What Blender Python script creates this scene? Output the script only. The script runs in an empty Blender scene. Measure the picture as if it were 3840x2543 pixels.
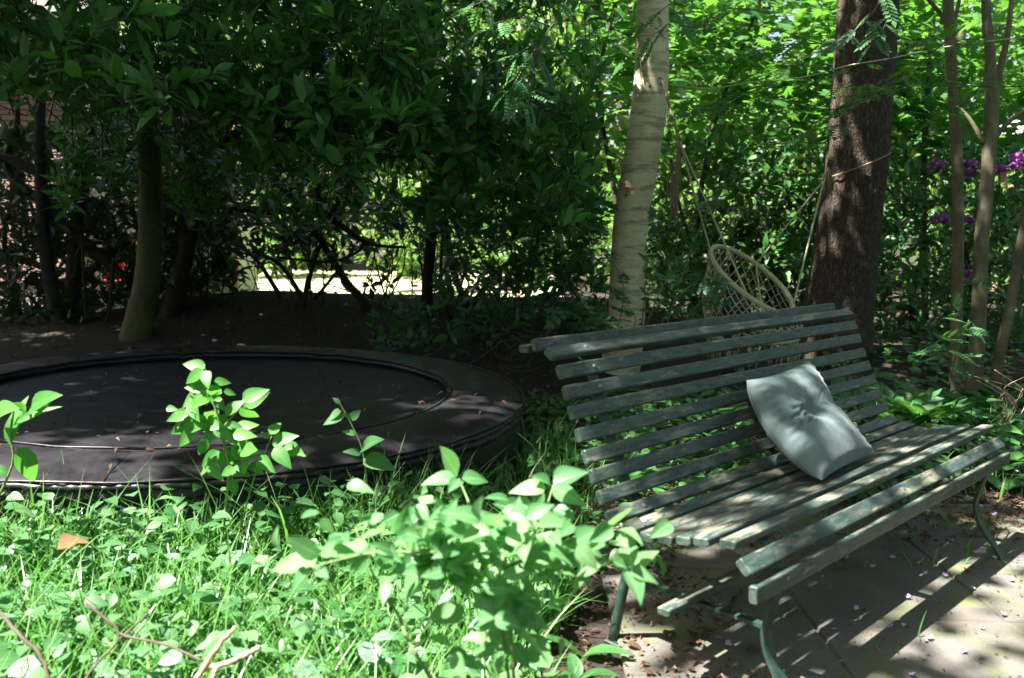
import bpy, bmesh, math, random
import numpy as np
from mathutils import Matrix, Vector
rng = np.random.default_rng(11)
random.seed(5)
scene = bpy.context.scene
col = scene.collection
R = math.radians

# ------------------------------------------------------------------ camera
CH, PITCH, ROLL, FL = 1.3166, .1341, .0206, .8813
_f = np.array([0, math.cos(PITCH), -math.sin(PITCH)])
_u = np.array([0, math.sin(PITCH), math.cos(PITCH)])
_r = np.array([1., 0, 0])
cR = math.cos(ROLL)*_r + math.sin(ROLL)*_u
cU = -math.sin(ROLL)*_r + math.cos(ROLL)*_u
cam = bpy.data.cameras.new('camera')
cam.sensor_width = 36
cam.lens = 36*FL
cam.clip_start = .05
cam.clip_end = 500
cam.dof.use_dof = True
cam.dof.focus_distance = 4.6
cam.dof.aperture_fstop = 3.2
camo = bpy.data.objects.new('camera', cam)
camo.matrix_world = Matrix(((cR[0], cU[0], -_f[0], 0), (cR[1], cU[1], -_f[1], 0), (cR[2], cU[2], -_f[2], CH), (0, 0, 0, 1)))
col.objects.link(camo)
scene.camera = camo

# ------------------------------------------------------------------ sky, sun, exposure
SUN = np.array([-.508, -.20, 1.]); SUN /= np.linalg.norm(SUN)
world = bpy.data.worlds.new('World')
scene.world = world
world.use_nodes = True
wn = world.node_tree.nodes
sky = wn.new('ShaderNodeTexSky')
sky.sky_type = 'NISHITA'
sky.sun_disc = False
sky.sun_elevation = math.asin(SUN[2])
sky.sun_rotation = math.atan2(SUN[0], SUN[1])
sky.dust_density = 3.0
sky.ozone_density = .6
wt = wn.new('ShaderNodeMix'); wt.data_type = 'RGBA'; wt.blend_type = 'MULTIPLY'; wt.inputs[0].default_value = 1
wt.inputs[7].default_value = (1, .95, .80, 1)
world.node_tree.links.new(sky.outputs[0], wt.inputs[6])
world.node_tree.links.new(wt.outputs[2], wn['Background'].inputs[0])
wn['Background'].inputs[1].default_value = .055
sl = bpy.data.lights.new('sun', 'SUN')
sl.energy = 5.0
sl.angle = R(.53)
sl.color = (1, .95, .86)
slo = bpy.data.objects.new('sun', sl)
slo.rotation_euler = Vector(SUN).to_track_quat('Z', 'Y').to_euler()
col.objects.link(slo)
scene.view_settings.view_transform = 'Standard'
scene.view_settings.look = 'None'
scene.view_settings.gamma = 1
scene.view_settings.exposure = 2.55
scene.render.engine = 'CYCLES'
cy = scene.cycles
cy.use_denoising = True
cy.max_bounces = 6
cy.diffuse_bounces = 3
cy.glossy_bounces = 2
cy.transmission_bounces = 5
cy.transparent_max_bounces = 4
cy.sample_clamp_indirect = 6
cy.caustics_reflective = False
cy.caustics_refractive = False

# ------------------------------------------------------------------ helpers
PV = 3840/2368            # layout sketch scale
def at(x, y, d):
    """world point at depth y=d seen in direction (x, y) of the 2368-wide layout sketch"""
    px, py = x*PV, y*PV
    dr = cR*((px-1920)/(FL*3840)) - cU*((py-1271.5)/(FL*3840)) + _f
    return np.array([0, 0, CH]) + dr*(d/dr[1])
def atz(x, y, z):
    px, py = x*PV, y*PV
    dr = cR*((px-1920)/(FL*3840)) - cU*((py-1271.5)/(FL*3840)) + _f
    return np.array([0, 0, CH]) + dr*((z-CH)/dr[2])
def tosk(P):
    q = np.asarray(P, float) - np.array([0, 0, CH])
    X, Y, Z = q@cR, q@cU, q@_f
    Z = np.where(np.abs(Z) < 1e-6, 1e-6, Z)
    return (1920+FL*3840*X/Z)/PV, (1271.5-FL*3840*Y/Z)/PV, Z
def nrm(v):
    v = np.asarray(v, float)
    return v/np.maximum(np.linalg.norm(v, axis=-1, keepdims=True), 1e-9)
def tag(o, label=None, cat=None, group=None, kind=None):
    if label: o['label'] = label
    if cat: o['category'] = cat
    if group: o['group'] = group
    if kind: o['kind'] = kind
    return o
def empty(name, loc=(0, 0, 0), rz=0):
    o = bpy.data.objects.new(name, None)
    o.empty_display_size = .1
    o.location = loc
    o.rotation_euler = (0, 0, rz)
    col.objects.link(o)
    return o
def link(name, me, parent=None, mat=None):
    o = bpy.data.objects.new(name, me)
    if mat is not None and me is not None and len(me.materials) == 0:
        me.materials.append(mat)
    col.objects.link(o)
    if parent is not None: o.parent = parent
    return o
def mesh(name, V, F, mat=None, smooth=True, uv=None, rnd=None):
    """V (n,3); F (m,k) array of equal-size faces or list of lists"""
    me = bpy.data.meshes.new(name)
    V = np.asarray(V, np.float32)
    if isinstance(F, np.ndarray):
        m, k = F.shape
        me.vertices.add(len(V)); me.vertices.foreach_set('co', V.ravel())
        me.loops.add(m*k); me.loops.foreach_set('vertex_index', F.astype(np.int32).ravel())
        me.polygons.add(m)
        me.polygons.foreach_set('loop_start', np.arange(0, m*k, k, dtype=np.int32))
        try: me.polygons.foreach_set('loop_total', np.full(m, k, np.int32))
        except Exception: pass
        me.update(calc_edges=True)
    else:
        me.from_pydata([tuple(map(float, v)) for v in V], [], [tuple(map(int, f)) for f in F])
        me.update()
    if smooth: me.polygons.foreach_set('use_smooth', np.ones(len(me.polygons), bool))
    if uv is not None:
        l = me.uv_layers.new(name='UVMap')
        vi = np.empty(len(me.loops), np.int32); me.loops.foreach_get('vertex_index', vi)
        l.data.foreach_set('uv', np.asarray(uv, np.float32)[vi].ravel())
    if rnd is not None:
        at_ = me.attributes.new('rnd', 'FLOAT', 'POINT')
        at_.data.foreach_set('value', np.asarray(rnd, np.float32))
    if mat is not None: me.materials.append(mat)
    return me
def hnoise(P, s=1., seed=0.):
    """cheap smooth pseudo noise in -1..1"""
    P = np.asarray(P, float)*s
    x, y, z = P[..., 0], P[..., 1], P[..., 2] if P.shape[-1] > 2 else 0
    return (np.sin(1.7*x+2.3*y+.9*z+seed)*np.cos(2.9*y-1.3*x+1.9*z+seed*1.7)+np.sin(3.1*z+1.1*x-2.1*y+seed*2.3)*.6+np.sin(5.3*x-4.1*y+3.7*z+seed*.7)*.35)/1.9

# ---- materials
def newmat(name):
    m = bpy.data.materials.new(name); m.use_nodes = True
    nt = m.node_tree
    return m, nt, nt.nodes, nt.links, nt.nodes['Principled BSDF']
def ramp(n, stops):
    r = n.new('ShaderNodeValToRGB')
    e = r.color_ramp.elements
    e[0].position, e[0].color = stops[0][0], (*stops[0][1], 1)
    e[1].position, e[1].color = stops[-1][0], (*stops[-1][1], 1)
    for p, c in stops[1:-1]:
        q = e.new(p); q.color = (*c, 1)
    return r
def noise(n, l, coord, scale, detail=4, rough=.6, vec=None):
    t = n.new('ShaderNodeTexNoise'); t.inputs['Scale'].default_value = scale
    t.inputs['Detail'].default_value = detail; t.inputs['Roughness'].default_value = rough
    if vec is not None:
        mp = n.new('ShaderNodeMapping'); mp.inputs['Scale'].default_value = vec
        l.new(coord, mp.inputs['Vector']); l.new(mp.outputs[0], t.inputs['Vector'])
    else: l.new(coord, t.inputs['Vector'])
    return t
def bump(n, l, src, b, strength=.3, dist=.01):
    bp = n.new('ShaderNodeBump'); bp.inputs['Strength'].default_value = strength; bp.inputs['Distance'].default_value = dist
    l.new(src, bp.inputs['Height']); l.new(bp.outputs[0], b.inputs['Normal'])
def mixc(n, l, fac, a, b, mode='MIX'):
    m = n.new('ShaderNodeMix'); m.data_type = 'RGBA'; m.blend_type = mode
    for i, x in ((0, fac), (6, a), (7, b)):
        if hasattr(x, 'is_output'): l.new(x, m.inputs[i])
        elif i == 0: m.inputs[0].default_value = x
        else: m.inputs[i].default_value = (*x, 1)
    return m.outputs[2]
def math_(n, l, op, a, b=None):
    m = n.new('ShaderNodeMath'); m.operation = op
    for i, x in enumerate((a, b)):
        if x is None: continue
        if hasattr(x, 'is_output'): l.new(x, m.inputs[i])
        else: m.inputs[i].default_value = x
    return m.outputs[0]
def leafmat(name, c1, c2, c3, rough=.42, tr=.35, trc=None, vein=.35, spec=.5, blotch=None):
    """leaf: colour by per-leaf random, lighter midrib and side veins from UV, light shining through"""
    m, nt, n, l, b = newmat(name)
    a = n.new('ShaderNodeAttribute'); a.attribute_name = 'rnd'
    oi = n.new('ShaderNodeObjectInfo')
    rn = math_(n, l, 'FRACT', math_(n, l, 'ADD', a.outputs['Fac'], oi.outputs['Random']))
    cr = ramp(n, [(0, c1), (.55, c2), (1, c3)])
    l.new(rn, cr.inputs[0])
    uvn = n.new('ShaderNodeUVMap')
    sx = n.new('ShaderNodeSeparateXYZ'); l.new(uvn.outputs[0], sx.inputs[0])
    au = math_(n, l, 'ABSOLUTE', math_(n, l, 'SUBTRACT', sx.outputs[0], .5))
    mid = math_(n, l, 'LESS_THAN', au, .035)
    ph = math_(n, l, 'SUBTRACT', math_(n, l, 'MULTIPLY', sx.outputs[1], 9.), math_(n, l, 'MULTIPLY', au, 6.))
    side = math_(n, l, 'GREATER_THAN', math_(n, l, 'SINE', math_(n, l, 'MULTIPLY', ph, 6.283)), .93)
    vv = math_(n, l, 'MULTIPLY', math_(n, l, 'MAXIMUM', mid, math_(n, l, 'MULTIPLY', side, .45)), vein)
    lc = tuple(min(1, x*2.0+.02) for x in c2)
    colr = mixc(n, l, vv, cr.outputs[0], lc)
    geo = n.new('ShaderNodeNewGeometry')
    ns = noise(n, l, geo.outputs['Position'], 14, 2)
    colr = mixc(n, l, math_(n, l, 'MULTIPLY', ns.outputs['Fac'], .35), colr, tuple(x*.55 for x in c1))
    if blotch is not None:
        bl = math_(n, l, 'GREATER_THAN', math_(n, l, 'SUBTRACT', noise(n, l, geo.outputs['Position'], 90, 1).outputs['Fac'], math_(n, l, 'MULTIPLY', au, -.25)), .53)
        colr = mixc(n, l, bl, colr, blotch)
    # paler matt underside
    colr = mixc(n, l, math_(n, l, 'MULTIPLY', geo.outputs['Backfacing'], .45), colr, tuple(min(1, x*1.25+.025) for x in c2))
    l.new(colr, b.inputs['Base Color'])
    b.inputs['Roughness'].default_value = rough
    b.inputs['Specular IOR Level'].default_value = spec
    bump(n, l, vv, b, .25, .004)
    t = n.new('ShaderNodeBsdfTranslucent')
    tcol = trc or tuple(min(1, x) for x in (c2[0]*2.6, c2[1]*2.4, c2[2]*.9))
    l.new(mixc(n, l, .35, tcol, colr, 'MIX'), t.inputs['Color'])
    ms = n.new('ShaderNodeMixShader'); ms.inputs[0].default_value = tr
    l.new(b.outputs[0], ms.inputs[1]); l.new(t.outputs[0], ms.inputs[2])
    l.new(ms.outputs[0], n['Material Output'].inputs['Surface'])
    return m
M = {}
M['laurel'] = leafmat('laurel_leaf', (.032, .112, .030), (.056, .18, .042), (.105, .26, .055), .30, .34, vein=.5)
M['laurel_shaded'] = leafmat('laurel_shaded_leaf', (.012, .034, .012), (.022, .056, .018), (.052, .058, .02), .4, .35)  # inner leaves, some brownish; the hedge's shade is darkened into their green
M['rhodo'] = leafmat('rhododendron_leaf', (.030, .10, .034), (.048, .15, .046), (.09, .21, .058), .33, .32)
M['maple'] = leafmat('maple_leaf', (.030, .11, .022), (.055, .165, .028), (.10, .22, .034), .45, .46, (.15, .43, .03))
M['far'] = leafmat('far_leaf', (.05, .14, .025), (.085, .21, .035), (.16, .27, .05), .5, .45, (.27, .46, .06))
M['canopy'] = leafmat('canopy_leaf', (.04, .11, .03), (.05, .14, .035), (.07, .17, .04), .5, .3)
M['needle'] = leafmat('conifer_needle', (.025, .07, .03), (.03, .08, .03), (.04, .10, .04), .5, .2)
M['rowan'] = leafmat('rowan_leaflet', (.05, .15, .065), (.07, .19, .075), (.10, .235, .08), .45, .35)
M['rose'] = leafmat('rose_leaflet', (.028, .10, .04), (.045, .145, .06), (.08, .20, .085), .38, .3)
M['lily'] = leafmat('lily_leaf', (.03, .105, .03), (.045, .15, .042), (.075, .20, .05), .4, .3)
M['cover'] = leafmat('ground_cover_leaf', (.035, .12, .038), (.07, .19, .065), (.135, .27, .11), .46, .35, (.14, .45, .10))
M['lamium'] = leafmat('variegated_leaf', (.055, .18, .08), (.09, .24, .12), (.14, .29, .16), .46, .3, (.14, .42, .12), blotch=(.17, .29, .19))
M['sapling'] = leafmat('sapling_leaf', (.055, .20, .038), (.085, .27, .052), (.14, .35, .07), .42, .42, (.18, .55, .06))
M['shrub'] = leafmat('shrub_leaf', (.06, .185, .07), (.125, .295, .115), (.25, .43, .19), .45, .45, (.22, .55, .13), vein=.9)
M['fern'] = leafmat('fern_leaf', (.04, .14, .04), (.06, .19, .05), (.09, .23, .06), .5, .4)
M['grass'] = leafmat('grass_blade', (.042, .135, .03), (.08, .22, .05), (.21, .34, .10), .36, .4, (.17, .50, .07), vein=0)
M['brownleaf'] = leafmat('brown_leaf', (.08, .04, .015), (.11, .055, .02), (.14, .075, .03), .7, .1, (.3, .12, .03), vein=.3, spec=.2)
M['petal'] = leafmat('rhododendron_petal', (.22, .05, .25), (.33, .09, .35), (.50, .22, .50), .5, .3, (.4, .1, .4), vein=0)
M['fallen'] = leafmat('fallen_petal', (.55, .45, .68), (.72, .66, .80), (.38, .22, .58), .5, .3, (.7, .6, .8), vein=0)
M['litter'] = leafmat('dry_leaf', (.055, .03, .02), (.11, .065, .042), (.22, .145, .095), .7, .15, (.5, .3, .15), vein=.2, spec=.2)

def stemmat(name, c, c2, sc=40):
    m, nt, n, l, b = newmat(name)
    tc = n.new('ShaderNodeTexCoord')
    t = noise(n, l, tc.outputs['Object'], sc, 4)
    r = ramp(n, [(.3, c), (.7, c2)]); l.new(t.outputs['Fac'], r.inputs[0]); l.new(r.outputs[0], b.inputs['Base Color'])
    b.inputs['Roughness'].default_value = .8
    bump(n, l, t.outputs['Fac'], b, .5, .006)
    return m
M['stem_green'] = stemmat('green_stem', (.10, .18, .06), (.16, .22, .08))
M['stem_brown'] = stemmat('brown_stem', (.06, .045, .035), (.11, .085, .06))
M['stem_dark'] = stemmat('laurel_bark', (.010, .009, .007), (.028, .024, .019), 12)
M['twig_pale'] = stemmat('cut_twig', (.30, .20, .12), (.45, .33, .22))

def wood_paint():
    m, nt, n, l, b = newmat('weathered_green_paint')
    tc = n.new('ShaderNodeTexCoord'); oi = n.new('ShaderNodeObjectInfo')
    ad = n.new('ShaderNodeVectorMath'); ad.operation = 'ADD'
    sc = n.new('ShaderNodeVectorMath'); sc.operation = 'SCALE'; sc.inputs[0].default_value = (7, 3, 5)
    l.new(oi.outputs['Random'], sc.inputs['Scale']); l.new(tc.outputs['Object'], ad.inputs[0]); l.new(sc.outputs[0], ad.inputs[1])
    co = ad.outputs[0]
    base = ramp(n, [(.3, (.015, .037, .032)), (.7, (.032, .057, .050))])
    l.new(noise(n, l, co, 9, 4).outputs['Fac'], base.inputs[0])
    # grey-green chalking
    chalk = noise(n, l, co, 60, 6, .75, (.25, 1, 1))
    cr1 = ramp(n, [(.44, (0, 0, 0)), (.66, (1, 1, 1))]); l.new(chalk.outputs['Fac'], cr1.inputs[0])
    c = mixc(n, l, math_(n, l, 'MULTIPLY', cr1.outputs[0], .62), base.outputs[0], (.125, .15, .135))
    # upward faces more worn
    geo = n.new('ShaderNodeNewGeometry'); sp = n.new('ShaderNodeSeparateXYZ'); l.new(geo.outputs['Normal'], sp.inputs[0])
    up = math_(n, l, 'MAXIMUM', sp.outputs[2], 0)
    worn = noise(n, l, co, 26, 7, .7, (.22, 1, 1))
    wv = math_(n, l, 'ADD', worn.outputs['Fac'], math_(n, l, 'MULTIPLY', up, .115))
    cr2 = ramp(n, [(.60, (0, 0, 0)), (.69, (1, 1, 1))]); l.new(wv, cr2.inputs[0])
    wood = ramp(n, [(.2, (.16, .145, .11)), (.8, (.34, .31, .23))])
    l.new(noise(n, l, co, 50, 5, .6, (.06, 1, 1)).outputs['Fac'], wood.inputs[0])
    c = mixc(n, l, math_(n, l, 'MULTIPLY', cr2.outputs[0], .7), c, wood.outputs[0])
    # fine pale flecks
    fl = noise(n, l, co, 240, 2)
    cr3 = ramp(n, [(.70, (0, 0, 0)), (.74, (1, 1, 1))]); l.new(fl.outputs['Fac'], cr3.inputs[0])
    c = mixc(n, l, math_(n, l, 'MULTIPLY', cr3.outputs[0], .6), c, (.45, .43, .36))
    l.new(c, b.inputs['Base Color'])
    b.inputs['Roughness'].default_value = .48
    gr = noise(n, l, co, 90, 4, .6, (.05, 1, 1))
    bump(n, l, gr.outputs['Fac'], b, .35, .002)
    return m
M['paint'] = wood_paint()
def iron():
    m, nt, n, l, b = newmat('green_painted_iron')
    tc = n.new('ShaderNodeTexCoord')
    t = noise(n, l, tc.outputs['Object'], 35, 5)
    r = ramp(n, [(.35, (.012, .035, .03)), (.6, (.03, .055, .045)), (.75, (.12, .12, .08))]); l.new(t.outputs['Fac'], r.inputs[0])
    l.new(r.outputs[0], b.inputs['Base Color']); b.inputs['Roughness'].default_value = .42
    bump(n, l, t.outputs['Fac'], b, .2, .003)
    return m
M['iron'] = iron()
m, nt, n, l, b = newmat('bolt_head'); b.inputs['Base Color'].default_value = (.13, .105, .095, 1); b.inputs['Roughness'].default_value = .5; b.inputs['Metallic'].default_value = .3
M['bolt'] = m
def velvet():
    m, nt, n, l, b = newmat('pale_teal_velvet')
    tc = n.new('ShaderNodeTexCoord')
    t = noise(n, l, tc.outputs['Object'], 7, 5, .65)
    r = ramp(n, [(.3, (.098, .145, .155)), (.7, (.145, .20, .208))]); l.new(t.outputs['Fac'], r.inputs[0])
    l.new(r.outputs[0], b.inputs['Base Color']); b.inputs['Roughness'].default_value = .9
    b.inputs['Sheen Weight'].default_value = .25; b.inputs['Sheen Roughness'].default_value = .4
    f = noise(n, l, tc.outputs['Object'], 420, 2)
    bump(n, l, f.outputs['Fac'], b, .25, .001)
    return m
M['velvet'] = velvet()
def vinyl(name, c1, c2, rough, fine):
    m, nt, n, l, b = newmat(name)
    tc = n.new('ShaderNodeTexCoord')
    t = noise(n, l, tc.outputs['Object'], 5, 6, .7)
    r = ramp(n, [(.3, c1), (.75, c2)]); l.new(t.outputs['Fac'], r.inputs[0])
    d = noise(n, l, tc.outputs['Object'], 130, 3)
    cr = ramp(n, [(.66, (0, 0, 0)), (.72, (1, 1, 1))]); l.new(d.outputs['Fac'], cr.inputs[0])
    l.new(mixc(n, l, math_(n, l, 'MULTIPLY', cr.outputs[0], .35), r.outputs[0], (.10, .085, .065)), b.inputs['Base Color'])
    rr = ramp(n, [(.3, (rough-.1,)*3), (.7, (rough+.12,)*3)]); l.new(t.outputs['Fac'], rr.inputs[0]); l.new(rr.outputs[0], b.inputs['Roughness'])
    b.inputs['Specular IOR Level'].default_value = .3
    w = noise(n, l, tc.outputs['Object'], fine, 3)
    bump(n, l, w.outputs['Fac'], b, .35, .004)
    return m
M['pad'] = vinyl('black_vinyl_pad', (.007, .0065, .009), (.027, .025, .030), .38, 28)
M['mat'] = vinyl('woven_jump_mat', (.005, .005, .0075), (.020, .0185, .023), .46, 420)
m, nt, n, l, b = newmat('pale_print'); b.inputs['Base Color'].default_value = (.42, .47, .52, 1); b.inputs['Roughness'].default_value = .6
M['print'] = m
def ropemat():
    m, nt, n, l, b = newmat('cream_cotton_rope')
    tc = n.new('ShaderNodeTexCoord')
    t = noise(n, l, tc.outputs['Object'], 70, 4)
    r = ramp(n, [(.3, (.42, .40, .24)), (.7, (.62, .59, .41))]); l.new(t.outputs['Fac'], r.inputs[0])
    l.new(r.outputs[0], b.inputs['Base Color']); b.inputs['Roughness'].default_value = .9
    w = n.new('ShaderNodeTexWave'); w.inputs['Scale'].default_value = 45; w.bands_direction = 'DIAGONAL'; l.new(tc.outputs['Object'], w.inputs['Vector'])
    bump(n, l, w.outputs['Fac'], b, .6, .006)
    return m
M['rope'] = ropemat()
M['hemp'] = stemmat('frayed_hemp_rope', (.20, .14, .08), (.36, .28, .17), 90)
m, nt, n, l, b = newmat('navy_cloth'); b.inputs['Base Color'].default_value = (.03, .03, .065, 1); b.inputs['Roughness'].default_value = .9
M['navy'] = m
m, nt, n, l, b = newmat('galvanised_steel'); b.inputs['Base Color'].default_value = (.35, .35, .35, 1); b.inputs['Metallic'].default_value = .9; b.inputs['Roughness'].default_value = .4
M['steel'] = m
m, nt, n, l, b = newmat('orange_paint'); b.inputs['Base Color'].default_value = (.62, .17, .04, 1); b.inputs['Roughness'].default_value = .7
M['orange'] = m
m, nt, n, l, b = newmat('red_plastic'); b.inputs['Base Color'].default_value = (.45, .06, .045, 1); b.inputs['Roughness'].default_value = .45
M['red'] = m
b.inputs['Base Color'].default_value = (.30, .05, .04, 1)

def birchbark():
    m, nt, n, l, b = newmat('birch_bark')
    tc = n.new('ShaderNodeTexCoord'); co = tc.outputs['Object']
    base = ramp(n, [(.25, (.52, .43, .27)), (.5, (.72, .62, .42)), (.8, (.86, .79, .60))])
    l.new(noise(n, l, co, 3.5, 6, .7, (1, 1, 2.2)).outputs['Fac'], base.inputs[0])
    # wide dark bands
    bd = noise(n, l, co, 1.0, 5, .65, (4.5, 4.5, 24))
    c1 = ramp(n, [(.50, (0, 0, 0)), (.64, (1, 1, 1))]); l.new(bd.outputs['Fac'], c1.inputs[0])
    c = mixc(n, l, math_(n, l, 'MULTIPLY', c1.outputs[0], .62), base.outputs[0], (.15, .10, .06))
    # thin lenticels
    ln = noise(n, l, co, 1.0, 4, .6, (22, 22, 170))
    c2 = ramp(n, [(.60, (0, 0, 0)), (.68, (1, 1, 1))]); l.new(ln.outputs['Fac'], c2.inputs[0])
    c = mixc(n, l, math_(n, l, 'MULTIPLY', c2.outputs[0], .6), c, (.12, .085, .055))
    sc = noise(n, l, co, 7, 3, .6, (1, 1, 1.6))
    c3 = ramp(n, [(.69, (0, 0, 0)), (.73, (1, 1, 1))]); l.new(sc.outputs['Fac'], c3.inputs[0])
    c = mixc(n, l, math_(n, l, 'MULTIPLY', c3.outputs[0], .85), c, (.05, .04, .03))
    gm = noise(n, l, co, 1.2, 3)
    c4 = ramp(n, [(.5, (0, 0, 0)), (.75, (1, 1, 1))]); l.new(gm.outputs['Fac'], c4.inputs[0])
    c = mixc(n, l, math_(n, l, 'MULTIPLY', c4.outputs[0], .45), c, (.28, .27, .12))
    l.new(c, b.inputs['Base Color']); b.inputs['Roughness'].default_value = .75
    bump(n, l, mixc(n, l, .5, bd.outputs['Fac'], ln.outputs['Fac']), b, .35, .008)
    return m
M['birch'] = birchbark()
def coniferbark():
    m, nt, n, l, b = newmat('conifer_bark')
    tc = n.new('ShaderNodeTexCoord'); co = tc.outputs['Object']
    v = n.new('ShaderNodeTexVoronoi'); v.feature = 'DISTANCE_TO_EDGE'; v.inputs['Scale'].default_value = 1
    mp = n.new('ShaderNodeMapping'); mp.inputs['Scale'].default_value = (46, 46, 8)
    dn = noise(n, l, co, 9, 4); 
    av = n.new('ShaderNodeVectorMath'); av.operation = 'MULTIPLY_ADD'; av.inputs[1].default_value = (.07, .07, .3)
    l.new(dn.outputs['Color'], av.inputs[0]); l.new(co, av.inputs[2]); l.new(av.outputs[0], mp.inputs['Vector']); l.new(mp.outputs[0], v.inputs['Vector'])
    t = noise(n, l, co, 22, 6, .7, (1, 1, .35))
    r = ramp(n, [(.25, (.038, .025, .018)), (.5, (.088, .058, .042)), (.75, (.165, .12, .092))]); l.new(t.outputs['Fac'], r.inputs[0])
    e = ramp(n, [(0, (0, 0, 0)), (.22, (1, 1, 1))]); l.new(v.outputs['Distance'], e.inputs[0])
    c = mixc(n, l, e.outputs[0], (.035, .022, .016), r.outputs[0])
    g = noise(n, l, co, 4, 4); c4 = ramp(n, [(.58, (0, 0, 0)), (.75, (1, 1, 1))]); l.new(g.outputs['Fac'], c4.inputs[0])
    c = mixc(n, l, math_(n, l, 'MULTIPLY', c4.outputs[0], .4), c, (.10, .12, .08))
    l.new(c, b.inputs['Base Color']); b.inputs['Roughness'].default_value = .9
    bump(n, l, mixc(n, l, .4, e.outputs[0], t.outputs['Fac']), b, .9, .02)
    return m
M['conifer'] = coniferbark()
def smoothbark(name, c1, c2, c3):
    m, nt, n, l, b = newmat(name)
    tc = n.new('ShaderNodeTexCoord'); co = tc.outputs['Object']
    t = noise(n, l, co, 5, 6, .65, (1.5, 1.5, .8))
    r = ramp(n, [(.3, c1), (.55, c2), (.75, c3)]); l.new(t.outputs['Fac'], r.inputs[0])
    ln = noise(n, l, co, 1, 3, .5, (18, 18, 90)); c2_ = ramp(n, [(.58, (0, 0, 0)), (.68, (1, 1, 1))]); l.new(ln.outputs['Fac'], c2_.inputs[0])
    c = mixc(n, l, math_(n, l, 'MULTIPLY', c2_.outputs[0], .45), r.outputs[0], tuple(x*.45 for x in c1))
    l.new(c, b.inputs['Base Color']); b.inputs['Roughness'].default_value = .8
    bump(n, l, t.outputs['Fac'], b, .4, .012)
    return m
M['beech'] = smoothbark('mossy_smooth_bark', (.040, .042, .012), (.085, .085, .025), (.15, .148, .055))
M['rowanbark'] = smoothbark('rowan_bark', (.065, .058, .034), (.15, .13, .080), (.31, .29, .21))

# ---- leaf templates: base at origin, tip along +Y, normal +Z
def leaf_t(prof, rows=5, fold=.22, curl=.18, wave=0.):
    """prof(t)->half width relative to length 1"""
    V, UV, F = [], [], []
    for i in range(rows):
        t = i/(rows-1)
        w = max(prof(t), .004)
        z = -curl*t*t
        for j, s in enumerate((-1, 0, 1)):
            V.append((s*w, t, z+abs(s)*w*fold+(wave*math.sin(t*9+s) if s else 0)))
            UV.append((.5+.5*s, t))
    for i in range(rows-1):
        for j in range(2):
            a = i*3+j
            F.append((a, a+1, a+4, a+3))
    return np.array(V), np.array(F), np.array(UV)
def ell(w, p=1.): return lambda t: w*math.sin(math.pi*min(1, max(0, t))**p)**.8
def ovate(w): return lambda t: w*(math.sin(math.pi*t**.72)**.85)*(1-.25*t)
T_LAUREL = leaf_t(ell(.205, .9), 5, .25, .16)
T_LAUREL_S = leaf_t(ell(.205, .9), 4, .25, .18)
T_SAP = leaf_t(ovate(.31), 8, .25, .25)
T_SHRUB = leaf_t(ovate(.32), 8, .25, .25)
T_LILY = leaf_t(ell(.17, .8), 6, .5, .35)
T_GRASS = leaf_t(lambda t: .02*(1-t**1.6)+.001, 5, .5, 0)
T_SMALL = leaf_t(ell(.27, .95), 4, .2, .1)
T_COVER = leaf_t(ovate(.38), 6, .25, .25, .01)
T_DRY = leaf_t(ovate(.33), 5, .7, .45, .03)
T_FAR = leaf_t(ell(.34, .9), 3, .25, .15)
T_DOCK = leaf_t(ell(.15, .75), 8, .35, .35, .012)
def lobed(pts, curl=.12, fold=.1):
    """fan leaf from half outline pts [(x,y)...] base to tip"""
    out = [(x, y) for x, y in pts] + [(-x, y) for x, y in reversed(pts[:-1])]
    V = [(0, .38, 0.)]; UV = [(.5, .4)]
    for x, y in out:
        V.append((x, y, -curl*y*y+fold*abs(x)-.25*x*x)); UV.append((.5+x*.3, y))
    F = [(0, i, i+1) for i in range(1, len(out))]
    F.append((0, len(out), 1))
    return np.array(V), np.array(F), np.array(UV)
T_MAPLE = lobed([(.0, 0), (.20, -.06), (.40, .02), (.32, .16), (.60, .36), (.40, .42), (.56, .70), (.28, .60), (.18, .80), (0, 1.0)])
T_OAK = lobed([(.03, 0), (.10, .12), (.22, .16), (.14, .27), (.32, .38), (.20, .47), (.38, .62), (.20, .68), (.22, .86), (0, 1.0)])
def pinnate(nl=6, lw=.10, ll=.34, rows=3):
    """compound leaf, rachis length 1"""
    t = leaf_t(ell(lw/ll*1.0, .9), rows, .2, .15)
    Vs, Fs, Us = [], [], []; off = 0
    def add(p, ang, s, tilt=0):
        nonlocal off
        V = t[0]*s; c, sn = math.cos(ang), math.sin(ang)
        x = V[:, 0]*c-V[:, 1]*sn; y = V[:, 0]*sn+V[:, 1]*c
        Vs.append(np.stack([x+p[0], y+p[1], V[:, 2]+p[2]], 1)); Fs.append(t[1]+off); Us.append(t[2]); off += len(V)
    for i in range(nl):
        q = .22+.68*i/(nl-1)
        s = ll*(1-.25*abs(q-.55)/.5)
        z = -.22*q*q
        add((0, q, z), -R(68-12*q), s); add((0, q+.01, z), R(68-12*q), s)
    add((0, .95, -.21), 0, ll)
    # rachis
    Vs.append(np.array([(-.008, 0, 0), (.008, 0, 0), (.006, .5, -.055), (-.006, .5, -.055), (.004, 1, -.22), (-.004, 1, -.22)]))
    Us.append(np.full((6, 2), .5)); Fs.append(np.array([(0, 1, 2, 3), (3, 2, 4, 5)])+off)
    return np.concatenate(Vs), np.concatenate(Fs), np.concatenate(Us)
T_ROWAN = pinnate(6)
T_ROSE = pinnate(3, .15, .42, 4)
T_FERN = pinnate(11, .075, .36, 3)

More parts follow.
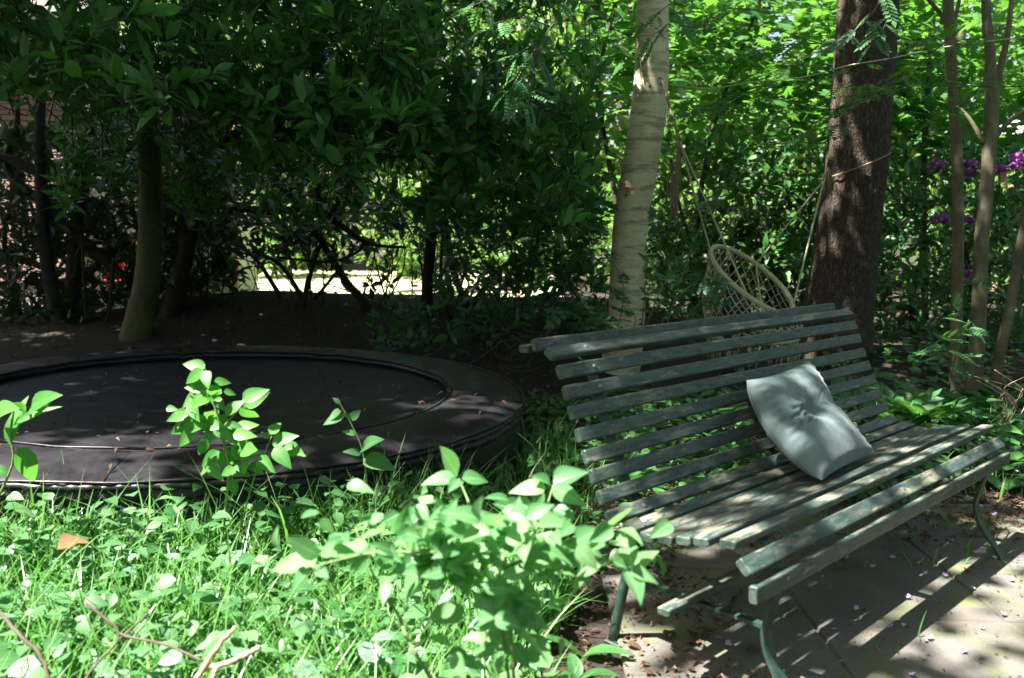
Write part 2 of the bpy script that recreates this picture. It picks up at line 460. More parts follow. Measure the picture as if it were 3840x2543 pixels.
def frames(Y, N):
    Y = nrm(Y); N = np.asarray(N, float)
    X = nrm(np.cross(Y, N)); Z = np.cross(X, Y)
    return X, Y, Z
def scatter(name, T, pos, Y, N, size, mat, parent=None, base=(0, 0, 0), width=None, rnd=None):
    V, F, UV = T
    pos = np.asarray(pos, float); n = len(pos)
    X, Yv, Z = frames(Y, N)
    size = np.broadcast_to(np.asarray(size, float), (n,))
    wd = np.ones(n) if width is None else np.broadcast_to(width, (n,))
    W = (X[:, None, :]*(V[None, :, 0, None]*wd[:, None, None])+Yv[:, None, :]*V[None, :, 1, None]+Z[:, None, :]*V[None, :, 2, None])*size[:, None, None]+pos[:, None, :]-np.asarray(base)
    FF = (F[None]+(np.arange(n)*len(V))[:, None, None]).reshape(-1, F.shape[1])
    rv = rng.random(n) if rnd is None else rnd
    me = mesh(name, W.reshape(-1, 3), FF, mat, True, np.tile(UV, (n, 1)), np.repeat(rv, len(V)))
    return link(name, me, parent)
_tm = {}
def leaf_objs(T, key, pos, Y, N, size, mat, parent, base, name='leaf', width=None):
    """one object per leaf, sharing mesh data"""
    if key not in _tm:
        _tm[key] = mesh(name, T[0], T[1], mat, True, T[2], np.full(len(T[0]), .0))
    me = _tm[key]
    X, Yv, Z = frames(Y, N)
    size = np.broadcast_to(np.asarray(size, float), (len(pos),))
    out = []
    for i in range(len(pos)):
        o = bpy.data.objects.new(name, me)
        s = size[i]; w = 1 if width is None else width[i]
        x, y, z = X[i]*s*w, Yv[i]*s, Z[i]*s; p = np.asarray(pos[i])-base
        o.matrix_local = Matrix(((x[0], y[0], z[0], p[0]), (x[1], y[1], z[1], p[1]), (x[2], y[2], z[2], p[2]), (0, 0, 0, 1)))
        o.parent = parent
        col.objects.link(o); out.append(o)
    return out

# ---- tubes
def tube_vf(P, r, seg=8, cap=True):
    P = np.asarray(P, float); n = len(P)
    r = np.broadcast_to(np.asarray(r, float), (n,))
    d = nrm(np.gradient(P, axis=0))
    ref = np.array([0, 0, 1.]) if abs(d[0][2]) < .9 else np.array([1., 0, 0])
    V = []
    for i in range(n):
        s = nrm(np.cross(d[i], ref)); t = np.cross(s, d[i])
        a = np.arange(seg)*2*math.pi/seg
        V.append(P[i]+r[i]*(np.cos(a)[:, None]*s+np.sin(a)[:, None]*t))
        ref = t
    V = np.concatenate(V)
    F = []
    for i in range(n-1):
        for j in range(seg):
            k = (j+1) % seg
            F.append((i*seg+j, i*seg+k, (i+1)*seg+k, (i+1)*seg+j))
    if cap:
        F.append(tuple(range(seg-1, -1, -1))); F.append(tuple((n-1)*seg+j for j in range(seg)))
    return V, F
class MB:
    def __init__(s): s.V, s.F, s.n = [], [], 0
    def add(s, V, F):
        s.V.append(np.asarray(V, float)); s.F += [tuple(i+s.n for i in f) for f in F]; s.n += len(V)
    def tube(s, P, r, seg=8): s.add(*tube_vf(P, r, seg))
    def box(s, c, sz, rot=None):
        x, y, z = np.asarray(sz)/2
        V = np.array([(i*x, j*y, k*z) for i in (-1, 1) for j in (-1, 1) for k in (-1, 1)])
        if rot is not None: V = V@np.array(rot).T
        s.add(V+np.asarray(c), [(0, 1, 3, 2), (4, 6, 7, 5), (0, 4, 5, 1), (2, 3, 7, 6), (0, 2, 6, 4), (1, 5, 7, 3)])
    def build(s, name, mat, parent=None, base=(0, 0, 0), smooth=True):
        me = mesh(name, np.concatenate(s.V)-np.asarray(base), s.F, mat, smooth)
        return link(name, me, parent)
def smooth_path(pts, n):
    pts = np.asarray(pts, float); m = len(pts)
    t = np.linspace(0, m-1, n); out = []
    for q in t:
        i = min(int(q), m-2); u = q-i
        p0, p1, p2, p3 = pts[max(i-1, 0)], pts[i], pts[i+1], pts[min(i+2, m-1)]
        out.append(.5*((2*p1)+(-p0+p2)*u+(2*p0-5*p1+4*p2-p3)*u*u+(-p0+3*p1-3*p2+p3)*u**3))
    return np.array(out)
def trunk(name, pts, radii, mat, parent, base, seg=28, n=60, rough=.02, fluting=0, ridges=0):
    P = smooth_path(pts, n); r = np.interp(np.linspace(0, 1, n), np.linspace(0, 1, len(radii)), radii)
    V, F = tube_vf(P, r, seg)
    ctr = np.repeat(P, seg, 0); dv = V-ctr
    k = 1+rough*hnoise(V, 7, 1)+rough*.8*hnoise(V, 19, 4)
    if fluting:
        a = np.arctan2(dv[:, 1], dv[:, 0])
        k += fluting*hnoise(np.stack([np.cos(a)*6, np.sin(a)*6, V[:, 2]*.6], 1), 1.7, 2)
    if ridges: k += ridges*np.clip(hnoise(np.stack([0*V[:, 0], .15*V[:, 0], V[:, 2]], 1), 16, 3), -.2, 1)
    V = ctr+dv*k[:, None]
    me = mesh(name, V-np.asarray(base), F, mat, True)
    return link(name, me, parent)

# ------------------------------------------------------------------ the ground and the setting
def sstep(a, b, x): 
    t = np.clip((x-a)/(b-a), 0, 1); return t*t*(3-2*t)
def gz(x, y):
    x, y = np.asarray(x, float), np.asarray(y, float)
    z = .34*np.exp(-((y-9.3)/1.0)**2)*sstep(-5.2, -2.6, x)*(1-sstep(.8, 2.6, x))
    z = z+.16*sstep(6.9, 8.2, y)*(1-sstep(9.6, 11.5, y))*(1-sstep(4, 6, x))
    z = z+.02*hnoise(np.stack([x, y, 0*x], -1), 1.3)*sstep(4.3, 6, y)
    return z
def sheet(name, x0, x1, y0, y1, nx, ny, mat, dz=0, warp=None):
    gx = np.linspace(x0, x1, nx); gy = np.linspace(y0, y1, ny)
    X, Y = np.meshgrid(gx, gy)
    V = np.stack([X, Y, gz(X, Y)+dz], -1).reshape(-1, 3)
    i = np.arange((ny-1)*nx).reshape(ny-1, nx)[:, :-1].ravel()
    F = np.stack([i, i+1, i+nx+1, i+nx], 1)
    return link(name, mesh(name, V, F, mat, True))
def soilmat():
    m, nt, n, l, b = newmat('woodland_soil')
    geo = n.new('ShaderNodeNewGeometry'); co = geo.outputs['Position']
    t = noise(n, l, co, 3, 8, .7); t2 = noise(n, l, co, 60, 5, .7)
    r = ramp(n, [(.3, (.009, .006, .004)), (.5, (.022, .015, .011)), (.7, (.065, .043, .032))])
    l.new(mixc(n, l, .5, t.outputs['Fac'], t2.outputs['Fac']), r.inputs[0])
    l.new(r.outputs[0], b.inputs['Base Color']); b.inputs['Roughness'].default_value = .95
    bump(n, l, t2.outputs['Fac'], b, .8, .02)
    return m
M['soil'] = soilmat()
def ground_mesh():
    xs = np.concatenate([np.linspace(-90, -12, 14), np.linspace(-11, 11, 120), np.linspace(12, 90, 14)])
    ys = np.concatenate([np.linspace(-30, -1, 8), np.linspace(0, 14, 100), np.linspace(15, 120, 20)])
    X, Y = np.meshgrid(xs, ys)
    V = np.stack([X, Y, gz(X, Y)], -1).reshape(-1, 3); nx, ny = len(xs), len(ys)
    i = np.arange((ny-1)*nx).reshape(ny-1, nx)[:, :-1].ravel()
    return link('ground', mesh('ground', V, np.stack([i, i+1, i+nx+1, i+nx], 1), M['soil'], True))
tag(ground_mesh(), 'brown woodland soil strewn with leaf litter', 'ground', kind='structure')
def lawnmat():
    m, nt, n, l, b = newmat('pale_dry_lawn')
    geo = n.new('ShaderNodeNewGeometry'); co = geo.outputs['Position']
    t = noise(n, l, co, 1.1, 6, .65)
    r = ramp(n, [(.35, (.20, .26, .09)), (.5, (.40, .38, .22)), (.7, (.55, .48, .36))]); l.new(t.outputs['Fac'], r.inputs[0])
    l.new(r.outputs[0], b.inputs['Base Color']); b.inputs['Roughness'].default_value = .95
    bump(n, l, noise(n, l, co, 40, 4).outputs['Fac'], b, .6, .02)
    return m
M['lawn'] = lawnmat()
tag(sheet('lawn', -8.5, .9, 10.6, 21, 40, 30, M['lawn'], .006), 'sunlit pale lawn beyond the laurel hedge', 'lawn', kind='structure')

# paving: separate concrete slabs
def concrete():
    m, nt, n, l, b = newmat('old_concrete')
    geo = n.new('ShaderNodeNewGeometry'); co = geo.outputs['Position']; oi = n.new('ShaderNodeObjectInfo')
    t = noise(n, l, co, 4, 8, .7); f = noise(n, l, co, 120, 4, .6)
    r = ramp(n, [(.3, (.066, .062, .055)), (.55, (.118, .111, .100)), (.75, (.21, .20, .183))])
    l.new(mixc(n, l, .35, t.outputs['Fac'], f.outputs['Fac']), r.inputs[0])
    ag = ramp(n, [(.68, (0, 0, 0)), (.72, (1, 1, 1))]); l.new(f.outputs['Fac'], ag.inputs[0])
    c = mixc(n, l, math_(n, l, 'MULTIPLY', ag.outputs[0], .3), r.outputs[0], (.5, .46, .42))
    mo = noise(n, l, co, 3.2, 7, .75); mr = ramp(n, [(.50, (0, 0, 0)), (.60, (1, 1, 1))]); l.new(mo.outputs['Fac'], mr.inputs[0])
    c = mixc(n, l, math_(n, l, 'MULTIPLY', mr.outputs[0], .7), c, (.10, .125, .03))
    dk = noise(n, l, co, 1.7, 5, .7); dr = ramp(n, [(.52, (0, 0, 0)), (.68, (1, 1, 1))]); l.new(dk.outputs['Fac'], dr.inputs[0])
    c = mixc(n, l, math_(n, l, 'MULTIPLY', dr.outputs[0], .5), c, (.10, .075, .055))
    l.new(c, b.inputs['Base Color']); b.inputs['Roughness'].default_value = .92
    bump(n, l, mixc(n, l, .4, t.outputs['Fac'], f.outputs['Fac']), b, .5, .008)
    return m
M['concrete'] = concrete()
pv = empty('paving', (1.4, 2.8, 0)); tag(pv, kind='structure'); pv['label'] = 'grey concrete slab paving under the bench'
def bevbox(sx, sy, sz, bv, seg=1):
    bm = bmesh.new(); bmesh.ops.create_cube(bm, size=1)
    bmesh.ops.scale(bm, vec=(sx, sy, sz), verts=bm.verts)
    bmesh.ops.bevel(bm, geom=list(bm.edges), offset=bv, segments=seg, affect='EDGES', profile=.6)
    me = bpy.data.meshes.new('box'); bm.to_mesh(me); bm.free()
    return me
jf = bevbox(3.9, 2.8, .02, .002); jf.materials.append(M['concrete']); o = link('joint_fill', jf, pv); o.location = (2.32-1.4, 2.75-2.8, .002)
slab_me = bevbox(.652, .402, .06, .006); slab_me.materials.append(M['concrete'])
for i, sx in enumerate(np.arange(.675, 4.3, .66)):
    for j, sy in enumerate(np.arange(1.42, 4.2, .41)):
        if sx < 1 and sy > 3.6: continue
        if sy > 4.1 and sx > 1.6: continue
        o = link('slab', slab_me, pv)
        o.location = (sx-1.4, sy-2.8, -.012+rng.normal()*.0018)
        o.rotation_euler = (rng.normal()*.003, rng.normal()*.003, rng.normal()*.004)

# ------------------------------------------------------------------ the bench
TH = .7912; BO = np.array([.2913, 2.4926])
BA = np.array([math.cos(TH), math.sin(TH)]); BF = np.array([math.sin(TH), -math.cos(TH)])
def bw(s, d, z): return np.array([*(BO+BA*s+BF*d), z])
SL = 2.0
bench = empty('park_bench', bw(1, .1, 0), TH)
tag(bench, 'old slatted park bench with worn dark green paint and curved iron legs', 'bench')
def bloc(s, d, z): return (s-1, -(d-.1), z)      # bench frame: x along, -y forward
slat_cache = {}
def slat(d, z, ang, w, t, s0=0., s1=SL, name='slat', bolts=True, seed=0):
    """centre (d,z) of the section; ang = direction of the broad face across, in the (d,z) plane"""
    ln = s1-s0; nseg = 16
    hw, ht, bv = w/2, t/2, min(t*.22, .005)
    sec = [(-hw+bv, ht), (hw-bv, ht), (hw-bv*.3, ht-bv*.3), (hw, ht-bv), (hw, -ht+bv), (hw-bv, -ht), (-hw+bv, -ht), (-hw, -ht+bv), (-hw, ht-bv), (-hw+bv*.3, ht-bv*.3)]
    k = len(sec); V = []
    rs = np.random.default_rng(int(seed*100)+7)
    xs = np.concatenate([[0, .003], np.linspace(.02, ln-.02, nseg), [ln-.003, ln]])
    warp = .0025*np.sin(xs/ln*math.pi*rs.uniform(.7, 1.6)+rs.uniform(0, 6))
    warp2 = .002*np.sin(xs/ln*math.pi*rs.uniform(.7, 1.6)+rs.uniform(0, 6))
    for i, x in enumerate(xs):
        f = .86 if i in (0, len(xs)-1) else 1
        for a, b_ in sec:
            V.append((x-ln/2, a*f+warp[i]+rs.normal()*.00035, b_*f+warp2[i]+rs.normal()*.00035))
    F = []
    for i in range(len(xs)-1):
        for j in range(k):
            q = (j+1) % k
            F.append((i*k+j, (i+1)*k+j, (i+1)*k+q, i*k+q))
    F.append(tuple(range(k))); F.append(tuple((len(xs)-1)*k+j for j in range(k-1, -1, -1)))
    # section frame: local a -> (d,z) direction ang ; b -> normal
    ca, sa = math.cos(ang), math.sin(ang)
    me = mesh('slat', V, F, M['paint'], False)
    o = link(name, me, bench)
    # local x->bench x ; local y(a)-> d=ca,z=sa ; local z(b)-> d=-sa,z=ca ; bench y=-d
    o.matrix_local = Matrix(((1, 0, 0, (s0+s1)/2-1), (0, -ca, sa, -(d-.1)), (0, sa, ca, z), (0, 0, 0, 1)))
    # keep a right-handed frame
    if o.matrix_local.determinant() < 0:
        for v in me.vertices: v.co.y = -v.co.y
        me.flip_normals()
        o.matrix_local = Matrix(((1, 0, 0, (s0+s1)/2-1), (0, ca, sa, -(d-.1)), (0, -sa, ca, z), (0, 0, 0, 1)))
    if bolts:
        for sx in (.155, 1.0, SL-.155):
            bo = link('bolt', bolt_me, o); bo.location = (sx-(s0+s1)/2, rs.normal()*.002, ht-.001)
    return o
bm = bmesh.new(); bmesh.ops.create_uvsphere(bm, u_segments=10, v_segments=6, radius=.0085)
bmesh.ops.scale(bm, vec=(1, 1, .45), verts=bm.verts); bolt_me = bpy.data.meshes.new('bolt'); bm.to_mesh(bolt_me); bm.free()
bolt_me.materials.append(M['bolt'])
def slat_from(pa, pb, t, **kw):
    """visible face runs from pa (upper/rear corner) to pb (lower/front corner) in (d,z); the slat lies behind it"""
    pa, pb = np.array(pa), np.array(pb)
    v = pb-pa; w = np.hypot(*v); ang = math.atan2(v[1], v[0])
    nrm_ = np.array([-math.sin(ang), math.cos(ang)])     # outward normal (forward/up)
    c = (pa+pb)/2-nrm_*t/2
    return slat(c[0], c[1], ang, w, t, **kw)
BP = [(-.209, .888), (-.184, .829), (-.158, .771), (-.132, .711), (-.104, .652), (-.075, .595), (-.044, .541), (-.011, .489)]
for i, (d, z) in enumerate(BP):
    nx = BP[i+1] if i < 7 else (.035, .452)
    v = nrm(np.array(nx)-np.array((d, z)))
    slat_from((d, z), (d+v[0]*.043, z+v[1]*.043), .021, seed=i+1)
# crest: front roll, top and rear slats
slat_from((-.256, .937), (-.219, .915), .024, seed=20, s0=-.012, s1=SL+.012)
slat_from((-.311, .957), (-.300, .920), .022, seed=21, bolts=False)
slat_from((-.375, .925), (-.335, .930), .024, seed=22, bolts=False, s0=-.005)
# seat
SP = [(.047, .468, -.16), (.103, .456, -.05), (.165, .464, .12), (.219, .477, .15), (.273, .489, .15), (.358, .505, .10)]
for i, (d, z, sl_) in enumerate(SP):
    slat_from((d, z), (d+.047, z+.047*sl_), .023, seed=30+i)
slat_from((.421, .469), (.457, .437), .024, seed=40)
slat_from((.474, .410), (.477, .362), .026, seed=41)
slat_from((.172, .261), (.214, .263), .02, seed=42, bolts=False)     # low foot rail on the stretchers
# iron frames
def strap(pts, wid, th, name, s, n=40):
    P = smooth_path(np.array([(p[0], p[1]) for p in pts]), n)
    t = nrm(np.gradient(P, axis=0)); nn = np.stack([-t[:, 1], t[:, 0]], 1)
    V = []
    for i in range(n):
        for a, b_ in ((-1, -1), (1, -1), (1, 1), (-1, 1)):
            q = P[i]+nn[i]*b_*th/2
            V.append(bloc(s+a*wid/2, q[0], q[1]))
    F = []
    for i in range(n-1):
        for j in range(4):
            k = (j+1) % 4; F.append((i*4+j, i*4+k, (i+1)*4+k, (i+1)*4+j))
    F.append((3, 2, 1, 0)); F.append(tuple((n-1)*4+j for j in range(4)))
    return link(name, mesh(name, V, F, M['iron'], False), bench)
off = .033
backp = [(-.345, .898), (-.315, .915), (-.275, .905)]+[(d-.022, z-.035) for d, z in BP[:-1]]+[(.0, .455), (.06, .435), (.13, .432), (.22, .447), (.30, .466), (.375, .478), (.425, .44), (.447, .40)]
for s in (.17, 1.0, SL-.17):
    strap(backp, .042, .009, 'frame_strap', s, 90)
for s in (.17, SL-.17):
    strap([(.447, .405), (.440, .34), (.424, .27), (.414, .22), (.424, .17), (.455, .115), (.50, .06), (.533, .008)], .042, .011, 'front_leg', s)
    strap([(.528, .006), (.50, .005), (.478, .005)], .046, .008, 'foot', s, 6)
    # rear leg: T bar
    mb = MB(); P = np.array([bloc(s, .0, .452), bloc(s, -.034, .34), bloc(s, -.07, .19), bloc(s, -.103, .008)])
    mb.tube(smooth_path(P, 12), .016, 10); mb.build('rear_leg', M['iron'], bench)
    o = link('foot', bevbox(.05, .075, .008, .002), bench, M['iron']); o.location = bloc(s, -.085, .006)
    strap([(-.055, .236), (.05, .232), (.2, .230), (.416, .232)], .024, .010, 'stretcher', s, 12)
# ------------------------------------------------------------------ cushion
def cushion():
    n = 65
    TL, TR = np.array([.80, -.05, .775]), np.array([1.315, -.078, .79])
    BL, BR = np.array([.69, .30, .515]), np.array([1.155, .27, .515])
    u = np.linspace(-1, 1, n); U, Vv = np.meshgrid(u, u)       # U along the bench, V from top (-1) to bottom (1)
    a = (U+1)/2; t = (Vv+1)/2
    # bulging sides pulled in between the corners
    shr = 1-.03*(1-Vv**2)*np.abs(U)**1.5
    Ue = U*shr; te = .5+(t-.5)*(1-.06*(1-U**2)); ae = (Ue+1)/2
    top = TL[None, None]*(1-ae[..., None])+TR[None, None]*ae[..., None]
    bot = BL[None, None]*(1-ae[..., None])+BR[None, None]*ae[..., None]
    mid = (top+bot)/2+np.array([0, -.075, -.055])           # slumped into the angle of seat and back
    w = te[..., None]
    C = (1-w)**2*top+2*w*(1-w)*mid+w**2*bot
    dU = np.gradient(C, axis=1); dV = np.gradient(C, axis=0)
    Nn = nrm(np.cross(dU, dV))
    Nn = np.where(Nn[..., 2:3] < 0, -Nn, Nn)
    prof = (np.clip(1-np.abs(U)**2.6, 0, 1)*np.clip(1-np.abs(Vv)**2.6, 0, 1))**.43
    r = np.sqrt((U*1.0)**2+((Vv+.02)*1.0)**2)
    h = .092*prof
    h = h-.040*np.exp(-(r/.26)**2)                                    # tuft
    fold = np.exp(-((Vv-.04*U-.02)/.13)**2)*(.4+.6*np.abs(U))
    h = h-.020*fold*np.clip(1-np.abs(U)**4, 0, 1)
    # creases running from the tuft to the left edge
    ang = np.arctan2(Vv, U)
    for a0, amp, wd in ((2.75, .013, .07), (3.05, .017, .06), (-2.95, .016, .07), (-2.7, .010, .06), (.15, .010, .06), (-.35, .008, .08), (1.3, .005, .1), (2.45, .009, .05), (-2.4, .008, .05)):
        da = np.angle(np.exp(1j*(ang-a0+.25*np.sin(r*6+a0*3)))); amp = amp*(1.0 if abs(a0) > 2.2 else .45)
        h = h-amp*np.exp(-(da/wd)**2)*np.exp(-((r-.5)/.28)**2)
        h = h+amp*.7*np.exp(-((np.abs(da)-wd*1.9)/wd)**2)*np.exp(-((r-.5)/.28)**2)
    h = h+.004*hnoise(np.stack([U*9+2*Vv, Vv*4, 0*U], -1), 1.1, 3)*prof
    h = h+.003*hnoise(np.stack([U*3, Vv*3, 0*U], -1), 1.3)*prof
    # puckers on the seam
    h = h+.004*np.sin(Vv*42)*np.exp(-((np.abs(U)-.9)/.08)**2)*(prof > .02)
    hb = .055*prof
    A = C+Nn*h[..., None]; B = C-Nn*hb[..., None]
    W_ = lambda Q: np.stack([BO[0]+BA[0]*Q[..., 0]+BF[0]*Q[..., 1], BO[1]+BA[1]*Q[..., 0]+BF[1]*Q[..., 1], Q[..., 2]-.004], -1)
    A, B = W_(A), W_(B)
    V = np.concatenate([A.reshape(-1, 3), B.reshape(-1, 3)])
    F = []; o = n*n
    for i in range(n-1):
        for j in range(n-1):
            p = i*n+j
            F.append((p, p+n, p+n+1, p+1)); F.append((o+p, o+p+1, o+p+n+1, o+p+n))
    bd = [(0, j) for j in range(n)]+[(i, n-1) for i in range(1, n)]+[(n-1, j) for j in range(n-2, -1, -1)]+[(i, 0) for i in range(n-2, 0, -1)]
    idx = [i*n+j for i, j in bd]
    for q in range(len(idx)):
        p, p2 = idx[q], idx[(q+1) % len(idx)]; F.append((p, p2, o+p2, o+p))
    me = mesh('cushion', V, F, M['velvet'], True)
    bm = bmesh.new(); bm.from_mesh(me); bmesh.ops.recalc_face_normals(bm, faces=bm.faces); bm.to_mesh(me); bm.free()
    base = bw(.95, .2, .5)
    me.transform(Matrix.Translation(-Vector(base)))
    ob = link('cushion', me); ob.location = base
    md = ob.modifiers.new('sub', 'SUBSURF'); md.levels = 1; md.render_levels = 1
    tag(ob, 'pale teal velvet cushion with a tufted middle slumped on the bench', 'cushion')
cushion()

# ------------------------------------------------------------------ trampoline
TC = np.array([-1.6859, 4.9693]); R1, R2, ZT = 1.338, 1.752, .33
tramp = empty('trampoline', (TC[0], TC[1], 0))
tag(tramp, 'large round black trampoline with padded rim set low in the grass', 'trampoline')
def ringpart(name, prof, a0, a1, na, mat, wr=0, seed=0, closed=False, endcap=True):
    prof = np.array(prof); k = len(prof); A = np.linspace(a0, a1, na); V = []
    for i, a in enumerate(A):
        e = min(1, 12*min(i, na-1-i)/na) if endcap else 1
        for j, (r, z) in enumerate(prof):
            q = (r*math.cos(a), r*math.sin(a))
            dz = wr*float(hnoise(np.array([q[0], q[1], seed]), 6, seed))+wr*.8*float(hnoise(np.array([q[0], q[1], seed]), 23, seed))
            zz = z+dz if z > .05 else z
            if wr and r > R2-.06 and .2 < z: q = tuple(np.array(q)*(1+.0016*math.sin(a*150+3*math.sin(a*17))+.0012*math.sin(a*61)))
            if endcap and z > ZT-.02: zz -= .007*(1-e)**2
            V.append((*q, zz))
    F = [(i*k+j, i*k+j+1, (i+1)*k+j+1, (i+1)*k+j) for i in range(na-1) for j in range(k-1)]
    if closed: pass
    me = mesh(name, V, F, mat, True)
    return link(name, me, tramp)
nseg = 9
pprof = [(R1+.012, .292), (R1-.004, .305), (R1, .322), (R1+.02, .336), (R1+.06, .343), (R1+.13, .345), (R1+.24, .340), (R1+.34, .332), (R2-.03, .322), (R2+.008, .306), (R2+.016, .294), (R2+.004, .282), (R2-.008, .280), (R2+.006, .272), (R2+.012, .258), (R2+.002, .244), (R2-.014, .236)]
for i in range(nseg):
    a = R(-4+i*40); ringpart('pad', pprof, a+.0008, a+R(40)-.0008, 120, M['pad'], .0045, i*1.3)
sp = ringpart('skirt', [(R2-.02, .25), (R2-.012, .18), (R2-.014, .1), (R2-.02, -.03)], 0, 2*math.pi, 160, M['pad'], .004, 3., endcap=False)
for rr_, zz_, th_ in ((R1+.004, .338, .006), (R2+.004, .316, .006)):
    a_ = np.linspace(0, 2*math.pi, 181); mb = MB()
    mb.tube(np.stack([rr_*np.cos(a_)*(1+.0012*np.sin(a_*47)), rr_*np.sin(a_)*(1+.0012*np.sin(a_*47)), zz_+.002*np.sin(a_*23)], 1), th_, 6); mb.build('piping', M['pad'], tramp)
nr, na = 26, 120; V = [(0, 0, .262)]; F = []
for i in range(1, nr+1):
    r = (R1+.03)*i/nr
    for j in range(na):
        a = 2*math.pi*j/na; V.append((r*math.cos(a), r*math.sin(a), .262+.03*(i/nr)**2+.0015*float(hnoise(np.array([r*math.cos(a), r*math.sin(a), 0]), 5))))
F += [(0, 1+j, 1+(j+1) % na) for j in range(na)]
for i in range(nr-1):
    for j in range(na):
        F.append((1+i*na+j, 1+(i+1)*na+j, 1+(i+1)*na+(j+1) % na, 1+i*na+(j+1) % na))
link('jump_mat', mesh('jump_mat', V, F, M['mat'], True), tramp)
# emblem and lettering printed on the skirt
def skirt_pt(a, z, r=R2-.008): return np.array([r*math.cos(a), r*math.sin(a), z])
lg = MB(); ac = math.atan2(3.25-TC[1], -1.42-TC[0])
for q in range(30):                                     # upper arc of the oval
    t0, t1 = math.pi*(.08+.84*q/30), math.pi*(.08+.84*(q+1)/30)
    pts = [skirt_pt(ac+(-.055+.075*math.cos(t)*s_)/1.74*1.0, .165+.062*math.sin(t)*s_, R2-.0075) for t in (t0, t1) for s_ in (1, .9)]
    lg.add(pts, [(0, 1, 3, 2)])
for q in range(4):
    z0 = .148+q*.017
    w0 = .028+.006*q
    a0 = ac-.078; pts = [skirt_pt(a0, z0), skirt_pt(a0+w0/1.74, z0), skirt_pt(a0+w0/1.74, z0+.008), skirt_pt(a0, z0+.008)]
    lg.add(pts, [(0, 1, 2, 3)])
lg.build('emblem', M['print'], sp)
def letter(ch, a, z, size):
    cu = bpy.data.curves.new('lettering', 'FONT'); cu.body = ch; cu.size = size; cu.extrude = .0008; cu.resolution_u = 3
    o = bpy.data.objects.new('lettering', cu); col.objects.link(o)
    dg = bpy.context.evaluated_depsgraph_get(); me = bpy.data.meshes.new_from_object(o.evaluated_get(dg))
    bpy.data.objects.remove(o); bpy.data.curves.remove(cu)
    me.materials.clear(); me.materials.append(M['print'])
    o = link('lettering', me, sp)
    n_ = np.array([math.cos(a), math.sin(a), 0]); t_ = np.array([-math.sin(a), math.cos(a), 0]); p = skirt_pt(a, z, R2-.009)
    o.matrix_local = Matrix(((t_[0], 0, n_[0], p[0]), (t_[1], 0, n_[1], p[1]), (0, 1, 0, p[2]), (0, 0, 0, 1)))
for i, ch in enumerate('EXIT'): letter(ch, ac-.05+i*.047, .142, .085)

# ------------------------------------------------------------------ trees with trunks in view
def gpt(x, y, d, z=None): return at(x, y, d)
birch_base = np.array([.97, 7.5, float(gz(.97, 7.5))])
birch = empty('birch_tree', birch_base)
tag(birch, 'pale banded birch tree holding the swing rope behind the bench', 'tree')
bpts = [np.array([.90, 7.5, -.1]), at(1448, 740, 7.5), at(1450, 640, 7.5), at(1458, 520, 7.5), at(1477, 400, 7.5), at(1498, 270, 7.5), at(1507, 150, 7.5), at(1510, 0, 7.5), np.array([1.11, 7.52, 4.2]), np.array([1.2, 7.6, 6.2]), np.array([1.3, 7.7, 9.0])]
trunk('trunk', bpts, [.175, .155, .142, .142, .145, .145, .138, .128, .12, .1, .05], M['birch'], birch, birch_base, 32, 260, .009, 0, .004)
# orange dot sprayed on the bark
pc = at(1461, 440, 7.5); vv_ = []
for i in range(14):
    a = i*2*math.pi/14; rr = 1+.35*math.sin(3*a+1)+.2*math.sin(5*a)
    vv_.append((pc[0]-.045+.034*rr*math.cos(a), 7.5-math.sqrt(max(.1497**2-(-.045+.034*rr*math.cos(a))**2, 0))-.004, pc[2]+.022*rr*math.sin(a)))
link('paint_mark', mesh('paint_mark', np.array(vv_)-birch_base, [tuple(range(13, -1, -1))], M['orange'], False), birch)
con_base = np.array([2.93, 8.0, float(gz(2.93, 8.0))])
conifer = empty('conifer_tree', con_base)
tag(conifer, 'thick red-brown conifer trunk with rough furrowed bark behind the bench', 'tree')
cpts = [np.array([2.86, 8, -.1]), at(1932, 760, 8), at(1950, 620, 8), at(1968, 480, 8), at(1982, 360, 8), at(1995, 200, 8), at(2010, 0, 8), np.array([3.03, 8, 4.5]), np.array([3.1, 8, 7]), np.array([3.15, 8, 10])]
trunk('trunk', cpts, [.36, .315, .275, .262, .255, .25, .245, .235, .2, .1], M['conifer'], conifer, con_base, 72, 220, .022, .035)
beech_base = np.array([-3.36, 8.0, float(gz(-3.36, 8))])
beech = empty('smooth_barked_tree', beech_base)
tag(beech, 'olive smooth-barked trunk rising behind the trampoline', 'tree')
trunk('trunk', [at(306, 830, 8), at(312, 790, 8), at(326, 720, 8), at(340, 650, 8), at(347, 560, 8), at(349, 450, 8), at(345, 350, 8), at(340, 240, 8), at(330, 100, 8), at(322, -80, 8), np.array([-3.3, 8, 4.5]), np.array([-3.2, 8, 7])],
      [.165, .142, .122, .110, .104, .101, .098, .096, .095, .095, .09, .06], M['beech'], beech, beech_base, 28, 120, .03)
kn = MB(); kp = at(322, 548, 8); kn.tube([kp+np.array([.03, 0, 0]), kp+np.array([-.03, -.03, .01]), kp+np.array([-.055, -.045, .012])], [.04, .035, .02], 12)
kn.build('branch_stub', M['beech'], beech, beech_base)
rowans = []
